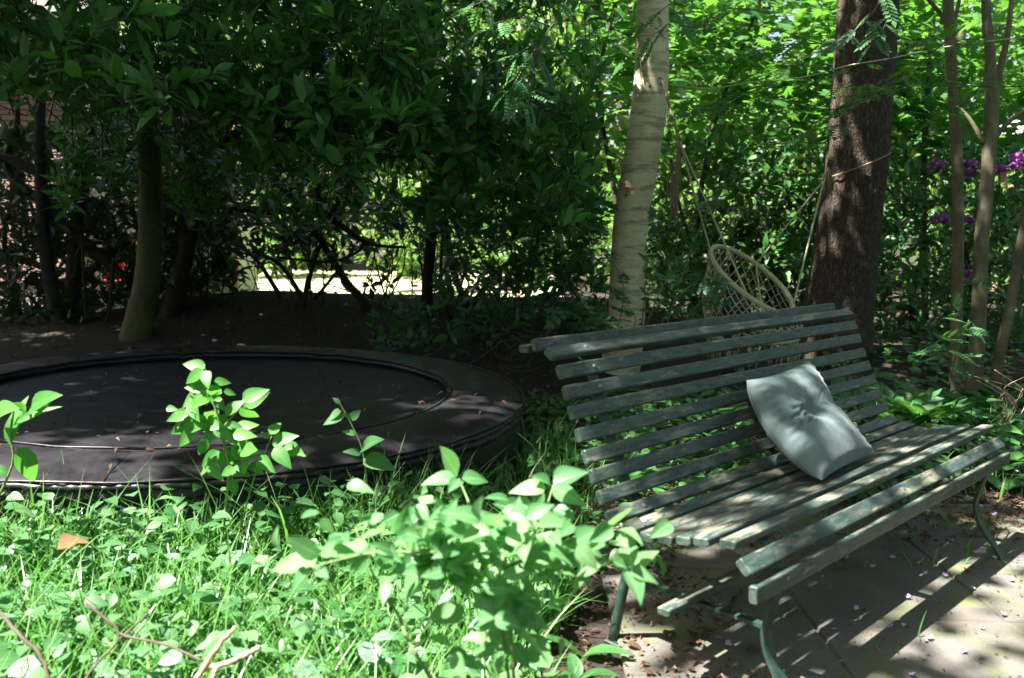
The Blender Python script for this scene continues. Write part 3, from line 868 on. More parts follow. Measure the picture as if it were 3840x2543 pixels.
for lab, d, pts, rad, fork in (
    ('slender straight rowan trunk nearest the conifer', 7.0, [(2216, 850), (2213, 700), (2216, 520), (2212, 350), (2203, 200), (2196, 70), (2196, -60)], [.050, .044, .041, .040, .038, .042, .038], [((2200, 90), (2180, 40), (2140, -10), (2110, -60)), ((2200, 70), (2212, 30), (2222, -20))]),
    ('forked rowan trunk with two pale stems', 6.6, [(2256, 870), (2262, 740), (2270, 560), (2284, 400), (2292, 260), (2290, 130), (2282, -60)], [.062, .055, .050, .048, .048, .036, .03], [((2294, 250), (2306, 190), (2330, 80), (2345, -60)), ((2275, 330), (2245, 280), (2215, 245)), ((2300, 320), (2335, 280), (2380, 250))]),
    ('leaning rowan stem at the end of the row', 6.6, [(2300, 880), (2312, 820), (2332, 730), (2352, 620), (2376, 480), (2400, 300), (2420, 100)], [.042, .038, .036, .034, .034, .032, .026], [])):
    P = [at(x, y, d) for x, y in pts]; b0 = P[0].copy(); b0[2] = float(gz(b0[0], b0[1]))
    P[0] = b0-np.array([0, 0, .05])
    P += [P[-1]+np.array([.05, .1, 1.5]), P[-1]+np.array([.1, .2, 3])]
    o = empty('rowan_tree', b0); tag(o, lab, 'tree', 'rowans beside the rhododendron')
    trunk('trunk', P, rad+[.03, .015], M['rowanbark'], o, b0, 20, 90, .03)
    for f in fork:
        Q = smooth_path([at(x, y, d+.05*i) for i, (x, y) in enumerate(f)], 24); mb = MB()
        mb.tube(Q, np.linspace(.036 if f[-1][0] > 2330 and f[0][0] < 2298 else .02, .012, 24), 10); mb.build('branch', M['rowanbark'], o, b0)
    rowans.append((o, b0))

# ------------------------------------------------------------------ bushes: leafy shoots
def chunk(n, x0, x1, y0, y1, d0, d1):
    X = rng.uniform(x0, x1, n); Y = rng.uniform(y0, y1, n); D = rng.uniform(d0, d1, n)
    return np.array([at(a, b_, c) for a, b_, c in zip(X, Y, D)])
TW = []
def shoots(C, leafn=10, ln=.165, axis=None, spread=.9, up=.5, droop=.35, jitter=.2):
    """leafy shoot tips at C -> leaf base, direction, normal, size"""
    P, Y, N, S = [], [], [], []
    for c in C:
        ax = nrm(np.array([rng.normal()*.7, rng.normal()*.6-.35, abs(rng.normal())*.5+up])) if axis is None else nrm(axis+rng.normal(size=3)*.3)
        a1 = nrm(np.cross(ax, [.3, .9, .2])); a2 = np.cross(ax, a1)
        k = rng.integers(max(3, leafn-3), leafn+3); L = ln*rng.uniform(1.0, 1.5)
        ph = rng.uniform(0, 6.28)
        bk = c-ax*L*rng.uniform(.9, 1.5)+rng.normal(size=3)*.05-np.array([0, -.10, .02])
        TW.append((bk, c-ax*L*.5, c+ax*L*.4))
        for i in range(k):
            t = i/k; a = ph+i*2.4
            out = math.cos(a)*a1+math.sin(a)*a2
            el = spread*(1.15-.75*t)
            d = nrm(ax*math.cos(el)+out*math.sin(el)+np.array([0, 0, -droop*(1-t)])+rng.normal(size=3)*jitter)
            P.append(c+ax*(L*(t-.6))+out*.006); Y.append(d)
            nn = ax*math.sin(el)-out*math.cos(el)+np.array([0, 0, .55])
            N.append(nn+rng.normal(size=3)*.2); S.append(ln*rng.uniform(.5, 1.25)*(1-.25*t))
    return np.array(P), np.array(Y), np.array(N), np.array(S)
def infrm(P, m=20):
    x, y, z = tosk(P)
    return (x > -m) & (x < 2368+m) & (y > -m) & (y < 1568+m) & (z > .3)
def bush(name, label, cat, base, parts, nobj=300, stems=(), group=None, key=None, T=T_LAUREL, Tm=T_LAUREL_S, stem_mat='stem_dark', leaf_name='leaf', front=None):
    """parts: list of (material key, P,Y,N,S). The leaves that show largest become objects, the rest one mass"""
    o = empty(name, base); tag(o, label, cat, group)
    base = np.asarray(base, float)
    for pts, rad in stems:
        Q = smooth_path(pts, max(10, len(pts)*6)); mb = MB()
        mb.tube(Q, np.interp(np.linspace(0, 1, len(Q)), np.linspace(0, 1, len(rad)), rad)*(1+.06*hnoise(Q, 9)), 10)
        mb.build('stem', M[stem_mat], o, base)
    if TW:
        mb = MB()
        for a_, b_, c_ in TW: mb.tube([a_, b_, c_], [.004, .003, .0018], 4)
        mb.build('twigs', M['stem_dark'], o, base)['kind'] = 'stuff'
        TW.clear()
    quota = nobj
    for pi, (mk, P, Y, N, S) in enumerate(parts):
        dist = np.linalg.norm(P-np.array([0, 0, CH]), axis=1)
        X, Yv, Z = frames(Y, N)
        face = np.abs(np.sum(Z*nrm(P-np.array([0, 0, CH])), 1))+.25
        sc = S*face/dist*infrm(P, 0)/(dist**1.2)
        q = min(quota, int(round(nobj*len(P)/max(1, sum(len(p[1]) for p in parts)))) if pi < len(parts)-1 else quota, int((sc > 0).sum()))
        sel = np.zeros(len(P), bool)
        if q > 0: sel[np.argsort(-sc)[:q]] = True
        quota -= q
        if sel.any(): leaf_objs(T, (key or name)+mk, P[sel], Y[sel], N[sel], S[sel], M[mk], o, base, leaf_name)
        r = ~sel
        if r.any():
            f = scatter('foliage', Tm, P[r], Y[r], N[r], S[r], M[mk], o, base)
            f['kind'] = 'stuff'
    return o
def cat_parts(*ps): return tuple(np.concatenate(x) for x in zip(*ps))
def thin(P, holes):
    """drop shoot centres that would close the windows through the hedge"""
    x, y, z = tosk(P); k = np.ones(len(P), bool)
    for x0, x1, y0, y1, p in holes:
        k &= ~((x > x0) & (x < x1) & (y > y0) & (y < y1) & (rng.random(len(P)) < p))
    return P[k]
HOLES = [(-20, 165, 205, 300, .97), (-20, 90, 385, 450, .55), (170, 240, 250, 290, .9), (255, 320, 245, 275, .8), (850, 1030, 350, 450, .97), (870, 990, 540, 620, .8), (560, 1010, 600, 720, .62), (1085, 1180, 640, 720, .6),
         (1020, 1100, 215, 300, .45), (230, 310, 690, 760, .9), (1180, 1260, 240, 330, .5), (440, 700, 650, 730, .7), (225, 320, 580, 630, .35)]
def stemv(*pts, d=8.6): return [at(x, y, d if len(p) < 3 else p[2]) for p in pts for x, y in [p[:2]]]
# left laurel
La = cat_parts(shoots(thin(chunk(90, 130, 530, 270, 480, 7.2, 8.3), HOLES+[(295, 385, 0, 900, 1.)])), shoots(thin(chunk(225, -120, 480, -90, 215, 4.7, 7.4), HOLES)), shoots(thin(chunk(110, 150, 540, 150, 300, 5.8, 8), HOLES)), shoots(thin(chunk(150, -150, 480, -300, -60, 4.6, 8.5), HOLES)))
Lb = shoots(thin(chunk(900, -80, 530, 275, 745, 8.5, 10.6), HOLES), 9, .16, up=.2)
bush('cherry_laurel', 'dark cherry laurel with bare leaning stems at the left edge', 'shrub', (-4.2, 8.6, .1), [('laurel', *La), ('laurel_shaded', *Lb)], 290, stems=[
    (stemv((95, 120), (92, 300), (95, 450), (110, 620), (150, 790)), [.04, .05, .055, .06, .085]),
    (stemv((230, 200), (205, 330), (185, 450), (172, 600), (165, 790), d=8.9), [.04, .06, .065, .07, .09]),
    (stemv((-30, 190), (40, 195), (100, 215)), [.03, .04, .05]),
    (stemv((40, 230), (38, 300), (15, 380), (60, 440), (110, 470), d=8.8), [.02, .03, .035, .05, .05]),
    (stemv((105, 480), (170, 540), (240, 600), (300, 650), d=8.7), [.06, .055, .05, .04]),
    (stemv((300, 560), (230, 610), (170, 680), (130, 770), d=8.9), [.02, .03, .035, .05]),
    (stemv((-30, 360), (30, 370), (90, 400)), [.03, .045, .05]),
    (stemv((30, 470), (10, 560), (40, 700), (60, 790), d=9.2), [.02, .025, .03, .04]),
    (stemv((262, 600), (255, 700), (240, 770), d=8.5), [.012, .015, .02]), (stemv((190, 560), (196, 680), (200, 770), d=8.5), [.012, .012, .015])], key='laurel')
# middle laurel overhanging the trampoline
Ma = cat_parts(shoots(thin(chunk(80, 430, 1000, 370, 520, 7.4, 8.6), HOLES)), shoots(thin(chunk(360, 420, 1010, -90, 290, 5.2, 7.4), HOLES)), shoots(thin(chunk(150, 560, 1010, 220, 390, 5.4, 7.2), HOLES)), shoots(thin(chunk(150, 420, 1010, -300, -60, 5.2, 8.5), HOLES)), shoots(thin(chunk(90, 420, 1010, 60, 400, 7.4, 9.2), HOLES)))
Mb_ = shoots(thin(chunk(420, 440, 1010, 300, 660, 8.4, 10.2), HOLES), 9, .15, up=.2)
bush('cherry_laurel', 'cherry laurel arching over the back of the trampoline', 'shrub', (-2.9, 8.7, .25), [('laurel', *Ma), ('laurel_shaded', *Mb_)], 290, stems=[
    (stemv((480, 150), (475, 300), (462, 420), (440, 540), (415, 650), (380, 790)), [.06, .075, .08, .085, .095, .125]),
    (stemv((462, 470), (540, 478), (620, 490), (700, 482), (742, 488), (800, 530), (860, 565), (940, 572), d=8.5), [.045, .04, .036, .034, .034, .028, .02, .012]),
    (stemv((740, 490), (735, 430), (728, 360), (735, 250), d=8.5), [.035, .03, .03, .025]),
    (stemv((630, 420), (670, 450), (715, 510), (745, 560), (800, 650), (835, 690), (870, 740), d=8.7), [.02, .025, .028, .03, .035, .04, .05]),
    (stemv((745, 555), (722, 620), (705, 690), (692, 740), d=8.7), [.02, .022, .025, .03]),
    (stemv((560, 570), (600, 610), (650, 690), (668, 740), d=9), [.015, .02, .025, .03]),
    (stemv((820, 570), (770, 640), (720, 700), (690, 735), d=9), [.012, .015, .02, .02]),
    (stemv((490, 350), (560, 300), (640, 265), d=8.4), [.05, .04, .02]),
    (stemv((585, 580), (650, 615), (700, 690), d=8.9), [.015, .02, .025]),
    (stemv((640, 595), (760, 605), (830, 580), (840, 545), d=8.6), [.012, .014, .014, .01])], key='laurel')
wb_ = at(740, 735, 9.0); wy = empty('dead_branch', wb_); tag(wy, 'wiry bare stems rising from the dark bank against the bright lawn', 'branch')
for i in range(34):
    x0 = rng.uniform(440, 1080); dd = rng.uniform(8.7, 9.4); x1 = x0+rng.normal()*70; y1 = rng.uniform(470, 650)
    mb = MB(); Q = smooth_path([at(x0, 745, dd), at((x0+x1)/2+rng.normal()*25, (720+y1)/2, dd), at(x1, y1, dd+rng.normal()*.2)], 12); mb.tube(Q, np.linspace(rng.uniform(.006, .014), .003, 12), 6); mb.build('stem', M['stem_dark'], wy, wb_)
# laurel hanging to the ground beside the birch
Ca = cat_parts(shoots(thin(chunk(250, 880, 1395, -90, 320, 6.2, 8.6), HOLES)), shoots(thin(chunk(285, 960, 1385, 225, 520, 6.0, 8.4), HOLES)), shoots(thin(chunk(110, 1000, 1440, -300, -60, 6.2, 9), HOLES)))
Cb = cat_parts(shoots(thin(chunk(285, 1020, 1385, 470, 745, 7.2, 9.2), HOLES), 9, .14), shoots(chunk(34, 860, 1190, 705, 800, 6.85, 7.5), 9, .13, up=.9))
bush('cherry_laurel', 'broad cherry laurel with fresh green shoots beside the birch', 'shrub', (.1, 8.2, .2), [('laurel', *Ca), ('rhodo', *Cb)], 300, stems=[
    (stemv((1003, 420), (998, 540), (990, 640), (985, 760), d=8.6), [.05, .055, .055, .06]),
    (stemv((1030, 500), (1042, 600), (1060, 660), (1085, 720), d=8.9), [.03, .035, .035, .04]),
    (stemv((1025, 520), (1020, 640), (1040, 740), d=8.3), [.012, .014, .016]),
    (stemv((1200, 590), (1140, 640), (1085, 720), d=8.8), [.025, .03, .035])], key='laurel')
# dark evergreen between birch and conifer
Da = shoots(chunk(330, 1440, 1960, 310, 740, 8.7, 10.2), 9, .17)
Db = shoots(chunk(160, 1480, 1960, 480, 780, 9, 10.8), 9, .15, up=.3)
bush('rhododendron', 'dark evergreen rhododendron between the birch and the conifer', 'shrub', (1.9, 9.4, .1), [('rhodo', *Da), ('laurel_shaded', *Db)], 280, key='rhodo', stems=[
    (stemv((1700, 740), (1690, 640), (1720, 520), d=9.6), [.04, .03, .02]), (stemv((1760, 740), (1790, 640), (1800, 520), d=9.6), [.04, .03, .02])])
# flowering rhododendron on the right
Ea = shoots(chunk(380, 1990, 2440, 340, 840, 8.4, 10.4), 9, .15)
eo = bush('rhododendron', 'rhododendron with purple flower heads behind the rowan trunks', 'shrub', (5.0, 9.3, 0), [('rhodo', *Ea)], 280, key='rhodo', stems=[
    (stemv((2120, 820), (2110, 700), (2140, 560), d=9.2), [.04, .03, .02]), (stemv((2240, 820), (2250, 700), (2230, 560), d=9.2), [.04, .03, .02])])
eb = np.array((5.0, 9.3, 0))
Ga = shoots(chunk(420, 1440, 2480, 430, 800, 10.8, 13), 9, .2, up=.3)
bush('evergreen_thicket', 'deep dark evergreen thicket behind the rhododendrons', 'shrub', (4.2, 12, 0), [('laurel_shaded', *Ga)], 60, key='laurel')
for (x, y, r) in ((2166, 384, 20), (2240, 388, 22), (2312, 394, 16), (2358, 378, 26), (2172, 512, 22), (2236, 515, 18), (2236, 640, 18), (2245, 405, 16)):
    c = at(x, y, 8.25); rr = r*PV/(FL*3840)*8.3
    n_ = 80; a = rng.normal(size=(n_, 3)); a[:, 2] = np.abs(a[:, 2])*.9-.25; a = nrm(a)
    f = scatter('flower_head', T_SMALL, c+a*rr*rng.uniform(.35, .75, (n_, 1)), a+rng.normal(size=(n_, 3))*.5, rng.normal(size=(n_, 3))+a*.3, rr*.5, M['petal'], eo, eb, width=1.4)

# maple undergrowth on the right, backlit
def loose(C, n, rad, ln, flat=.8):
    P = np.repeat(C, n, 0)+rng.normal(size=(len(C)*n, 3))*np.array([rad, rad, rad*.55])
    Y = rng.normal(size=(len(P), 3))*np.array([1, 1, .35])+np.array([0, -.25, -.3])
    N = rng.normal(size=(len(P), 3))*(1-flat)*.9+np.array([0, -.1, 1.])
    return P, Y, N, ln*rng.uniform(.6, 1.25, len(P))
mpts = np.concatenate([chunk(95, 1540, 1960, -60, 330, 8.9, 11.5), chunk(90, 2040, 2430, -60, 360, 9.0, 12), chunk(26, 1400, 1500, -40, 330, 8.3, 9.5), chunk(40, 1930, 2100, -40, 300, 9, 11)])
mb1 = loose(mpts, 20, .26, .15)
bush('maple_sapling', 'airy maple saplings with bright lobed leaves behind the conifer', 'tree', (2.6, 10.0, 0), [('maple', *mb1)], 300, T=T_MAPLE, Tm=T_MAPLE, key='maple', stem_mat='stem_brown', stems=[
    (stemv((1600, 740), (1610, 560), (1640, 330), (1720, 100), (1790, -80), d=9.8), [.035, .03, .025, .02, .015]),
    (stemv((1610, 600), (1560, 430), (1540, 250), d=9.8), [.02, .018, .01]),
    (stemv((2140, 740), (2135, 500), (2140, 300), (2155, 80), (2150, -60), d=10.2), [.04, .038, .035, .035, .03]),
    (stemv((2090, 500), (2095, 300), (2085, 150), d=10), [.02, .015, .01]),
    (stemv((1480, 740), (1400, 330), (1385, 180), (1420, 20), (1440, -80), d=8.7), [.03, .025, .022, .02, .02])])

# ------------------------------------------------------------------ house, shed, chair and wood beyond the hedge
def brickmat(name, c1, c2):
    m, nt, n, l, b = newmat(name)
    oi = n.new('ShaderNodeObjectInfo'); geo = n.new('ShaderNodeNewGeometry')
    r = ramp(n, [(0, c1), (1, c2)]); l.new(oi.outputs['Random'], r.inputs[0])
    t = noise(n, l, geo.outputs['Position'], 45, 4)
    l.new(mixc(n, l, math_(n, l, 'MULTIPLY', t.outputs['Fac'], .5), r.outputs[0], tuple(x*.6 for x in c1)), b.inputs['Base Color'])
    b.inputs['Roughness'].default_value = .9; bump(n, l, t.outputs['Fac'], b, .4, .006)
    return m
M['brick'] = brickmat('pink_brick', (.42, .27, .22), (.55, .38, .32))
m, nt, n, l, b = newmat('mortar'); b.inputs['Base Color'].default_value = (.42, .39, .36, 1); b.inputs['Roughness'].default_value = .95
M['mortar'] = m
hb = np.array([-7.2, 11.9, 0])
house = empty('brick_house', hb); tag(house, 'pink brick house wall glimpsed through the laurel', 'house')
mb = MB(); mb.box((-7.55, 11.9, 1.75), (4.52, 1.7, 3.5)); wl = mb.build('wall', M['mortar'], house, hb, False)
bme = bevbox(.208, .05, .052, .004); bme.materials.append(M['brick'])
for i in range(38):
    for j in range(7):
        x = -5.29-.104-j*.22-(.11 if i % 2 else 0); z = .42+i*.065
        o = link('brick', bme, wl); o.location = (x-hb[0], 11.045-hb[1]+rng.normal()*.0012, z-hb[2])
mb = MB()
Vr = np.array([(-10, 10.75, 3.42), (-5.1, 10.75, 3.42), (-5.1, 12.95, 4.5), (-10, 12.95, 4.5), (-10, 10.75, 3.52), (-5.1, 10.75, 3.52), (-5.1, 12.95, 4.6), (-10, 12.95, 4.6)])
mb.add(Vr, [(0, 3, 2, 1), (4, 5, 6, 7), (0, 1, 5, 4), (1, 2, 6, 5), (2, 3, 7, 6), (3, 0, 4, 7)])
M['rooftile'] = stemmat('dark_roof_tile', (.05, .045, .045), (.09, .08, .075), 8)
mb.build('roof', M['rooftile'], house, hb, False)
# pale green shed
sb = np.array([-5.2, 13.2, 0]); shed = empty('garden_shed', sb); tag(shed, 'pale green boarded shed beyond the left laurel', 'shed')
m, nt, n, l, b = newmat('pale_green_boards'); tc = n.new('ShaderNodeTexCoord'); t = noise(n, l, tc.outputs['Object'], 6, 5, .6, (4, 4, .4))
r = ramp(n, [(.3, (.42, .50, .33)), (.7, (.55, .62, .45))]); l.new(t.outputs['Fac'], r.inputs[0]); l.new(r.outputs[0], b.inputs['Base Color']); b.inputs['Roughness'].default_value = .8
M['shed'] = m
M['timber'] = stemmat('tan_timber', (.36, .26, .13), (.50, .38, .22), 20)
mb = MB(); mb.box((-5.2, 13.75, 1.5), (2.3, 1.0, 3.0)); mb.build('wall', M['shed'], shed, sb, False)
bd = bevbox(.145, .03, 2.95, .004); bd.materials.append(M['shed'])
for i in range(15):
    o = link('board', bd, shed); o.location = (-6.27+i*.153-sb[0], 13.23-sb[1], 1.5)
for x in (-6.36, -5.35, -4.05):
    o = link('post', bevbox(.09, .09, 3.05, .006), shed, M['timber']); o.location = (x-sb[0], 13.2-sb[1]-.02, 1.52)
mb = MB(); mb.box((-5.2, 13.7, 3.08), (2.6, 1.3, .1)); mb.build('roof', M['rooftile'], shed, sb, False)
# red plastic garden chair
cb = np.array([-4.8, 11.1, 0]); rc = empty('garden_chair', cb); tag(rc, 'red plastic garden chair half hidden behind the smooth trunk', 'chair')
bk = []
ga = np.linspace(-1, 1, 9)
V = [(.26*g, .10-.07*g*g, z) for z in (.46, .62, .78, .88, .92) for g in ga*(1 if z < .9 else .8)]
V += [(x, y+.02, z) for x, y, z in V]; k = 45
F = [(i*9+j, i*9+j+1, i*9+j+10, i*9+j+9) for i in range(4) for j in range(8)]
F += [(k+i*9+j, k+i*9+j+9, k+i*9+j+10, k+i*9+j+1) for i in range(4) for j in range(8)]
link('backrest', mesh('backrest', V, F, M['red'], True), rc)
o = link('seat', bevbox(.48, .46, .03, .012, 2), rc, M['red']); o.location = (0, -.14, .44)
for x in (-.21, .21):
    for y in (-.34, .06):
        mb = MB(); mb.tube([(x*1.1, y*1.05, 0), (x, y, .43)], [.02, .026], 8); mb.build('leg', M['red'], rc)
    mb = MB(); mb.tube(smooth_path([(x*1.12, .08, .66), (x*1.2, -.1, .67), (x*1.15, -.32, .64), (x*1.05, -.33, .44)], 12), .018, 8); mb.build('armrest', M['red'], rc)
# house at the far right
rb = np.array([12.2, 16.5, 0]); rh = empty('brick_house', rb); tag(rh, 'brick house with a dark roof edge at the far right', 'house')
def bricktex():
    m, nt, n, l, b = newmat('far_brickwork')
    tc = n.new('ShaderNodeTexCoord'); br = n.new('ShaderNodeTexBrick'); br.inputs['Scale'].default_value = 1
    br.inputs['Color1'].default_value = (.27, .13, .09, 1); br.inputs['Color2'].default_value = (.36, .19, .13, 1); br.inputs['Mortar'].default_value = (.4, .36, .32, 1)
    br.inputs['Brick Width'].default_value = .22; br.inputs['Row Height'].default_value = .065; br.inputs['Mortar Size'].default_value = .009
    mp = n.new('ShaderNodeMapping'); mp.inputs['Rotation'].default_value = (R(90), 0, 0); l.new(tc.outputs['Object'], mp.inputs[0]); l.new(mp.outputs[0], br.inputs['Vector'])
    l.new(br.outputs[0], b.inputs['Base Color']); b.inputs['Roughness'].default_value = .9
    return m
M['farbrick'] = bricktex()
mb = MB(); mb.box((12.2, 17.2, 1.6), (4.6, 4, 3.2)); mb.build('wall', M['farbrick'], rh, rb, False)
mb = MB(); mb.add(np.array([(9.5, 14.7, 3.1), (9.5, 19.7, 3.1), (12.2, 19.7, 4.6), (12.2, 14.7, 4.6), (9.5, 14.7, 3.3), (9.5, 19.7, 3.3), (12.2, 19.7, 4.8), (12.2, 14.7, 4.8)]), [(0, 3, 2, 1), (4, 5, 6, 7), (0, 1, 5, 4), (1, 2, 6, 5), (2, 3, 7, 6), (3, 0, 4, 7)])
rf = mb.build('roof', M['rooftile'], rh, rb, False)
mb = MB(); mb.box((9.46, 17.2, 3.2), (.05, 5.0, .24)); m, nt, n, l, b = newmat('white_fascia'); b.inputs['Base Color'].default_value = (.75, .75, .76, 1); M['fascia'] = m
mb.build('fascia', M['fascia'], rf, rb, False)
# shrubs and trees beyond the lawn
def farmass(C, n, rad, ln, mk, name, parent, base, squash=.75):
    P = np.repeat(C, n, 0)+rng.normal(size=(len(C)*n, 3))*np.array([rad, rad, rad*squash])
    Y = rng.normal(size=(len(P), 3)); N = rng.normal(size=(len(P), 3))*.6+np.array([0, -.3, .9])
    P[:, 2] = np.maximum(P[:, 2], .05)
    return scatter(name, T_FAR, P, Y, N, ln*rng.uniform(.6, 1.3, len(P)), M[mk], parent, base)
far = [(-13.5, 21, 4.6, 9.5, 'rounded sunlit tree at the far left beyond the lawn'), (-9.0, 24, 4.2, 10.5, 'tall pale green tree beyond the shed'), (-5.0, 22.5, 3.4, 9.5, 'light green tree at the end of the lawn behind the middle laurel'),
       (-1.2, 24.5, 3.6, 10, 'spreading tree beyond the lawn behind the hedge opening'), (2.6, 22, 3.2, 9.5, 'sunlit tree seen behind the birch'), (6.2, 20, 3.2, 9, 'yellow-green tree seen between the conifer and the rowans'),
       (10.5, 22, 4.0, 10.5, 'tall tree standing above the far brick house'), (15.5, 22, 4.4, 10, 'broad tree at the far right behind the house')]
for x, y, r, hgt, lab in far:
    o = empty('far_tree', (x, y, 0)); tag(o, lab, 'tree', 'trees beyond the lawn'); bs = np.array([x, y, 0.])
    mb = MB(); mb.tube(smooth_path([(x, y, -.1), (x+.1, y, 2), (x-.1, y, 4.5), (x, y, hgt*.85)], 16), np.linspace(.24, .06, 16), 10); mb.build('trunk', M['stem_brown'], o, bs)
    nC = 170; d = nrm(rng.normal(size=(nC, 3)))*rng.uniform(.35, 1, (nC, 1))**.5
    C = np.array([x, y, hgt*.53])+d*np.array([r, r*.8, hgt*.46])
    farmass(C, 52, .38, .26, 'far', 'crown', o, bs)
bl = [(-7.2, 17.5, 1.3, 1.6, 'rounded shrub at the left of the lawn'), (-4.6, 18.6, 1.2, 1.3, 'bright shrub at the back of the lawn'), (-2.2, 19.5, 1.4, 1.8, 'leafy shrub at the back of the lawn behind the crossed stems'), (.2, 18.3, 1.3, 1.7, 'pale sunlit shrub at the right of the lawn'), (2.6, 16.5, 1.4, 2.3, 'green shrub in line with the birch'), (4.9, 14.5, 1.2, 2.0, 'low leafy shrub behind the conifer'), (7.0, 13.6, 1.3, 2.2, 'leafy shrub in front of the far brick house')]
for x, y, r, hgt, lab in bl:
    o = empty('garden_shrub', (x, y, 0)); tag(o, lab, 'shrub', 'shrubs around the lawn'); bs = np.array([x, y, 0.])
    d = nrm(rng.normal(size=(40, 3)))*rng.uniform(.4, 1, (40, 1))
    farmass(np.array([x, y, hgt*.5])+d*np.array([r, r*.8, hgt*.5]), 45, .22, .16, 'far', 'foliage', o, bs)
    mb = MB(); mb.tube([(x, y, -.05), (x, y, hgt*.6)], [.06, .02], 8); mb.build('stem', M['stem_brown'], o, bs)

# unseen hedges added left, right and behind the viewer to cut skylight
for hbs, c0, c1, nn, lab in (((-7.2, 2, 0), (-8.2, -5, .2), (-6.3, 6.6, 5.2), 420, 'tall unseen hedge added on the left to block skylight'), ((-1, -6.2, 0), (-8, -7.2, .2), (7.5, -5.4, 4.6), 480, 'tall unseen hedge added behind the viewer to block skylight'), ((8.2, 3, 0), (7.4, -4, .2), (9.0, 8.5, 4.6), 380, 'tall unseen hedge added on the right to block skylight')):
    o = empty('shade_hedge', hbs); tag(o, lab, 'hedge'); bs = np.array(hbs, float)
    farmass(rng.uniform(c0, c1, (nn, 3)), 26, .26, .22, 'canopy', 'foliage', o, bs)
    for t_ in np.linspace(.1, .9, 5):
        p_ = np.array([(c0[0]+c1[0])/2 if c1[0]-c0[0] < 4 else c0[0]+(c1[0]-c0[0])*t_, (c0[1]+c1[1])/2 if c1[0]-c0[0] > 4 else c0[1]+(c1[1]-c0[1])*t_, 0])
        mb = MB(); mb.tube([p_-[0, 0, .1], p_+[.1, 0, 2], p_+[0, .1, 4]], [.06, .05, .02], 8); mb.build('stem', M['stem_dark'], o, bs)
# ------------------------------------------------------------------ tree crowns overhead (out of the picture, they throw the dappled shade)
def lit(x, y):
    """share of sunlight that reaches the ground at (x, y)"""
    p = np.full(np.shape(x), .07)
    def put(c, v):
        nonlocal p; p = np.where(c, v, p)
    put((y > 6.3) & (y < 10.3) & (x < 2.4), .055)
    put((y > 7.6) & (y < 9.6) & (x > -5.5) & (x < 1.2), .025)
    put((y > 10.7), .9)
    put((x > 1.6) & (y > 8.3) & (y < 11.5), .65)
    put((x > -9) & (x < .55) & (y > .6) & (y < 3.25), .88)
    put((x > .5) & (x < .95) & (y > .6) & (y < 2.2), .75)
    put((x > -3.4) & (x < .2) & (y > 3.95) & (y < 6.3), .02)
    put((x > -3.4) & (x < -.2) & (y > 3.25) & (y < 3.95), .45)
    put((x > .4) & (x < 2.2) & (y > 2.6) & (y < 4.3), .03)
    put((x > .55) & (x < 2.1) & (y > 1.2) & (y < 2.9), .2)
    put((x > 1.55) & (x < 3.4) & (y > 2.3) & (y < 3.62), .78)
    put((x > .5) & (x < 2.8) & (y > 4.5) & (y < 6.2), .38)
    put((x > 1.5) & (x < 2.5) & (y > 7.6) & (y < 8.2), .5)
    put((x > 2.3) & (y > 3.9) & (y < 6), .42)
    put((x > .1) & (x < .85) & (y > 3.9) & (y < 5.6) & (np.hypot(x-TC[0], y-TC[1]) > R2), .45)
    for px, py, pr in ((1.62, 3.4, .3), (2.05, 3.62, .3), (1.6, 3.15, .3), (.3, 1.95, .5), (-.2, 1.9, .4), (2.3, 3.05, .38), (1.36, 3.20, .36), (1.86, 3.50, .34), (-.25, 4.55, .3), (-1.9, 3.75, .4)):
        put(np.hypot(x-px, y-py) < pr, 1.)
    for px, py in ((120, 1015), (230, 1005), (350, 990), (470, 985), (520, 985), (60, 1050), (300, 1040), (960, 915), (180, 1050)):
        q = atz(px, py, .33); put(np.hypot(x-q[0], y-q[1]) < .42, 1.)
    return p
SX, SY = -SUN[0]/SUN[2], -SUN[1]/SUN[2]
cr_c, cr_r = [], []
N0 = 5400
gx = rng.uniform(-9.5, 7.5, N0); gy = rng.uniform(.2, 11.5, N0); zc = rng.uniform(5.6, 8.6, N0)
lt = lit(gx, gy); keep = rng.random(N0) < -np.log(lt)/.3*2.0/(N0/192)
cx, cyy, cz = gx-SX*(zc-.3), gy-SY*(zc-.3), zc
C = np.stack([cx, cyy, cz], 1)[keep]
owners = [(birch, birch_base, 'canopy'), (conifer, con_base, 'needle'), (beech, beech_base, 'canopy')]+[(o, b_, 'canopy') for o, b_ in rowans[:2]]
for nm, b_, lab in (('shade_tree', (-6.5, 1.0, 0), 'tall broadleaf tree standing just outside the picture beside the grass'), ('shade_tree', (-2.6, -3.0, 0), 'tall broadleaf tree standing behind the viewer')):
    o = empty(nm, b_); tag(o, lab, 'tree'); b_ = np.array(b_, float)
    trunk('trunk', [b_-[0, 0, .1], b_+[.1, 0, 2], b_+[.0, .1, 5], b_+[.2, .1, 8]], [.24, .2, .16, .06], M['beech'], o, b_, 16, 30)
    owners.append((o, b_, 'canopy'))
dist = np.stack([np.hypot(C[:, 0]-b_[0], C[:, 1]-b_[1]) for _, b_, _ in owners], 1); own = dist.argmin(1)
for k, (o, b_, mk) in enumerate(owners):
    c = C[own == k]
    if len(c) == 0: continue
    n_ = 34; P = np.repeat(c, n_, 0)+rng.normal(size=(len(c)*n_, 3))*np.array([.20, .20, .12])
    Y = rng.normal(size=(len(P), 3))*np.array([1, 1, .5]); Nn = rng.normal(size=(len(P), 3))*.45+np.array([0, 0, 1.])
    scatter('crown', T_FAR, P, Y, Nn, .17*rng.uniform(.6, 1.25, len(P)), M[mk], o, b_)

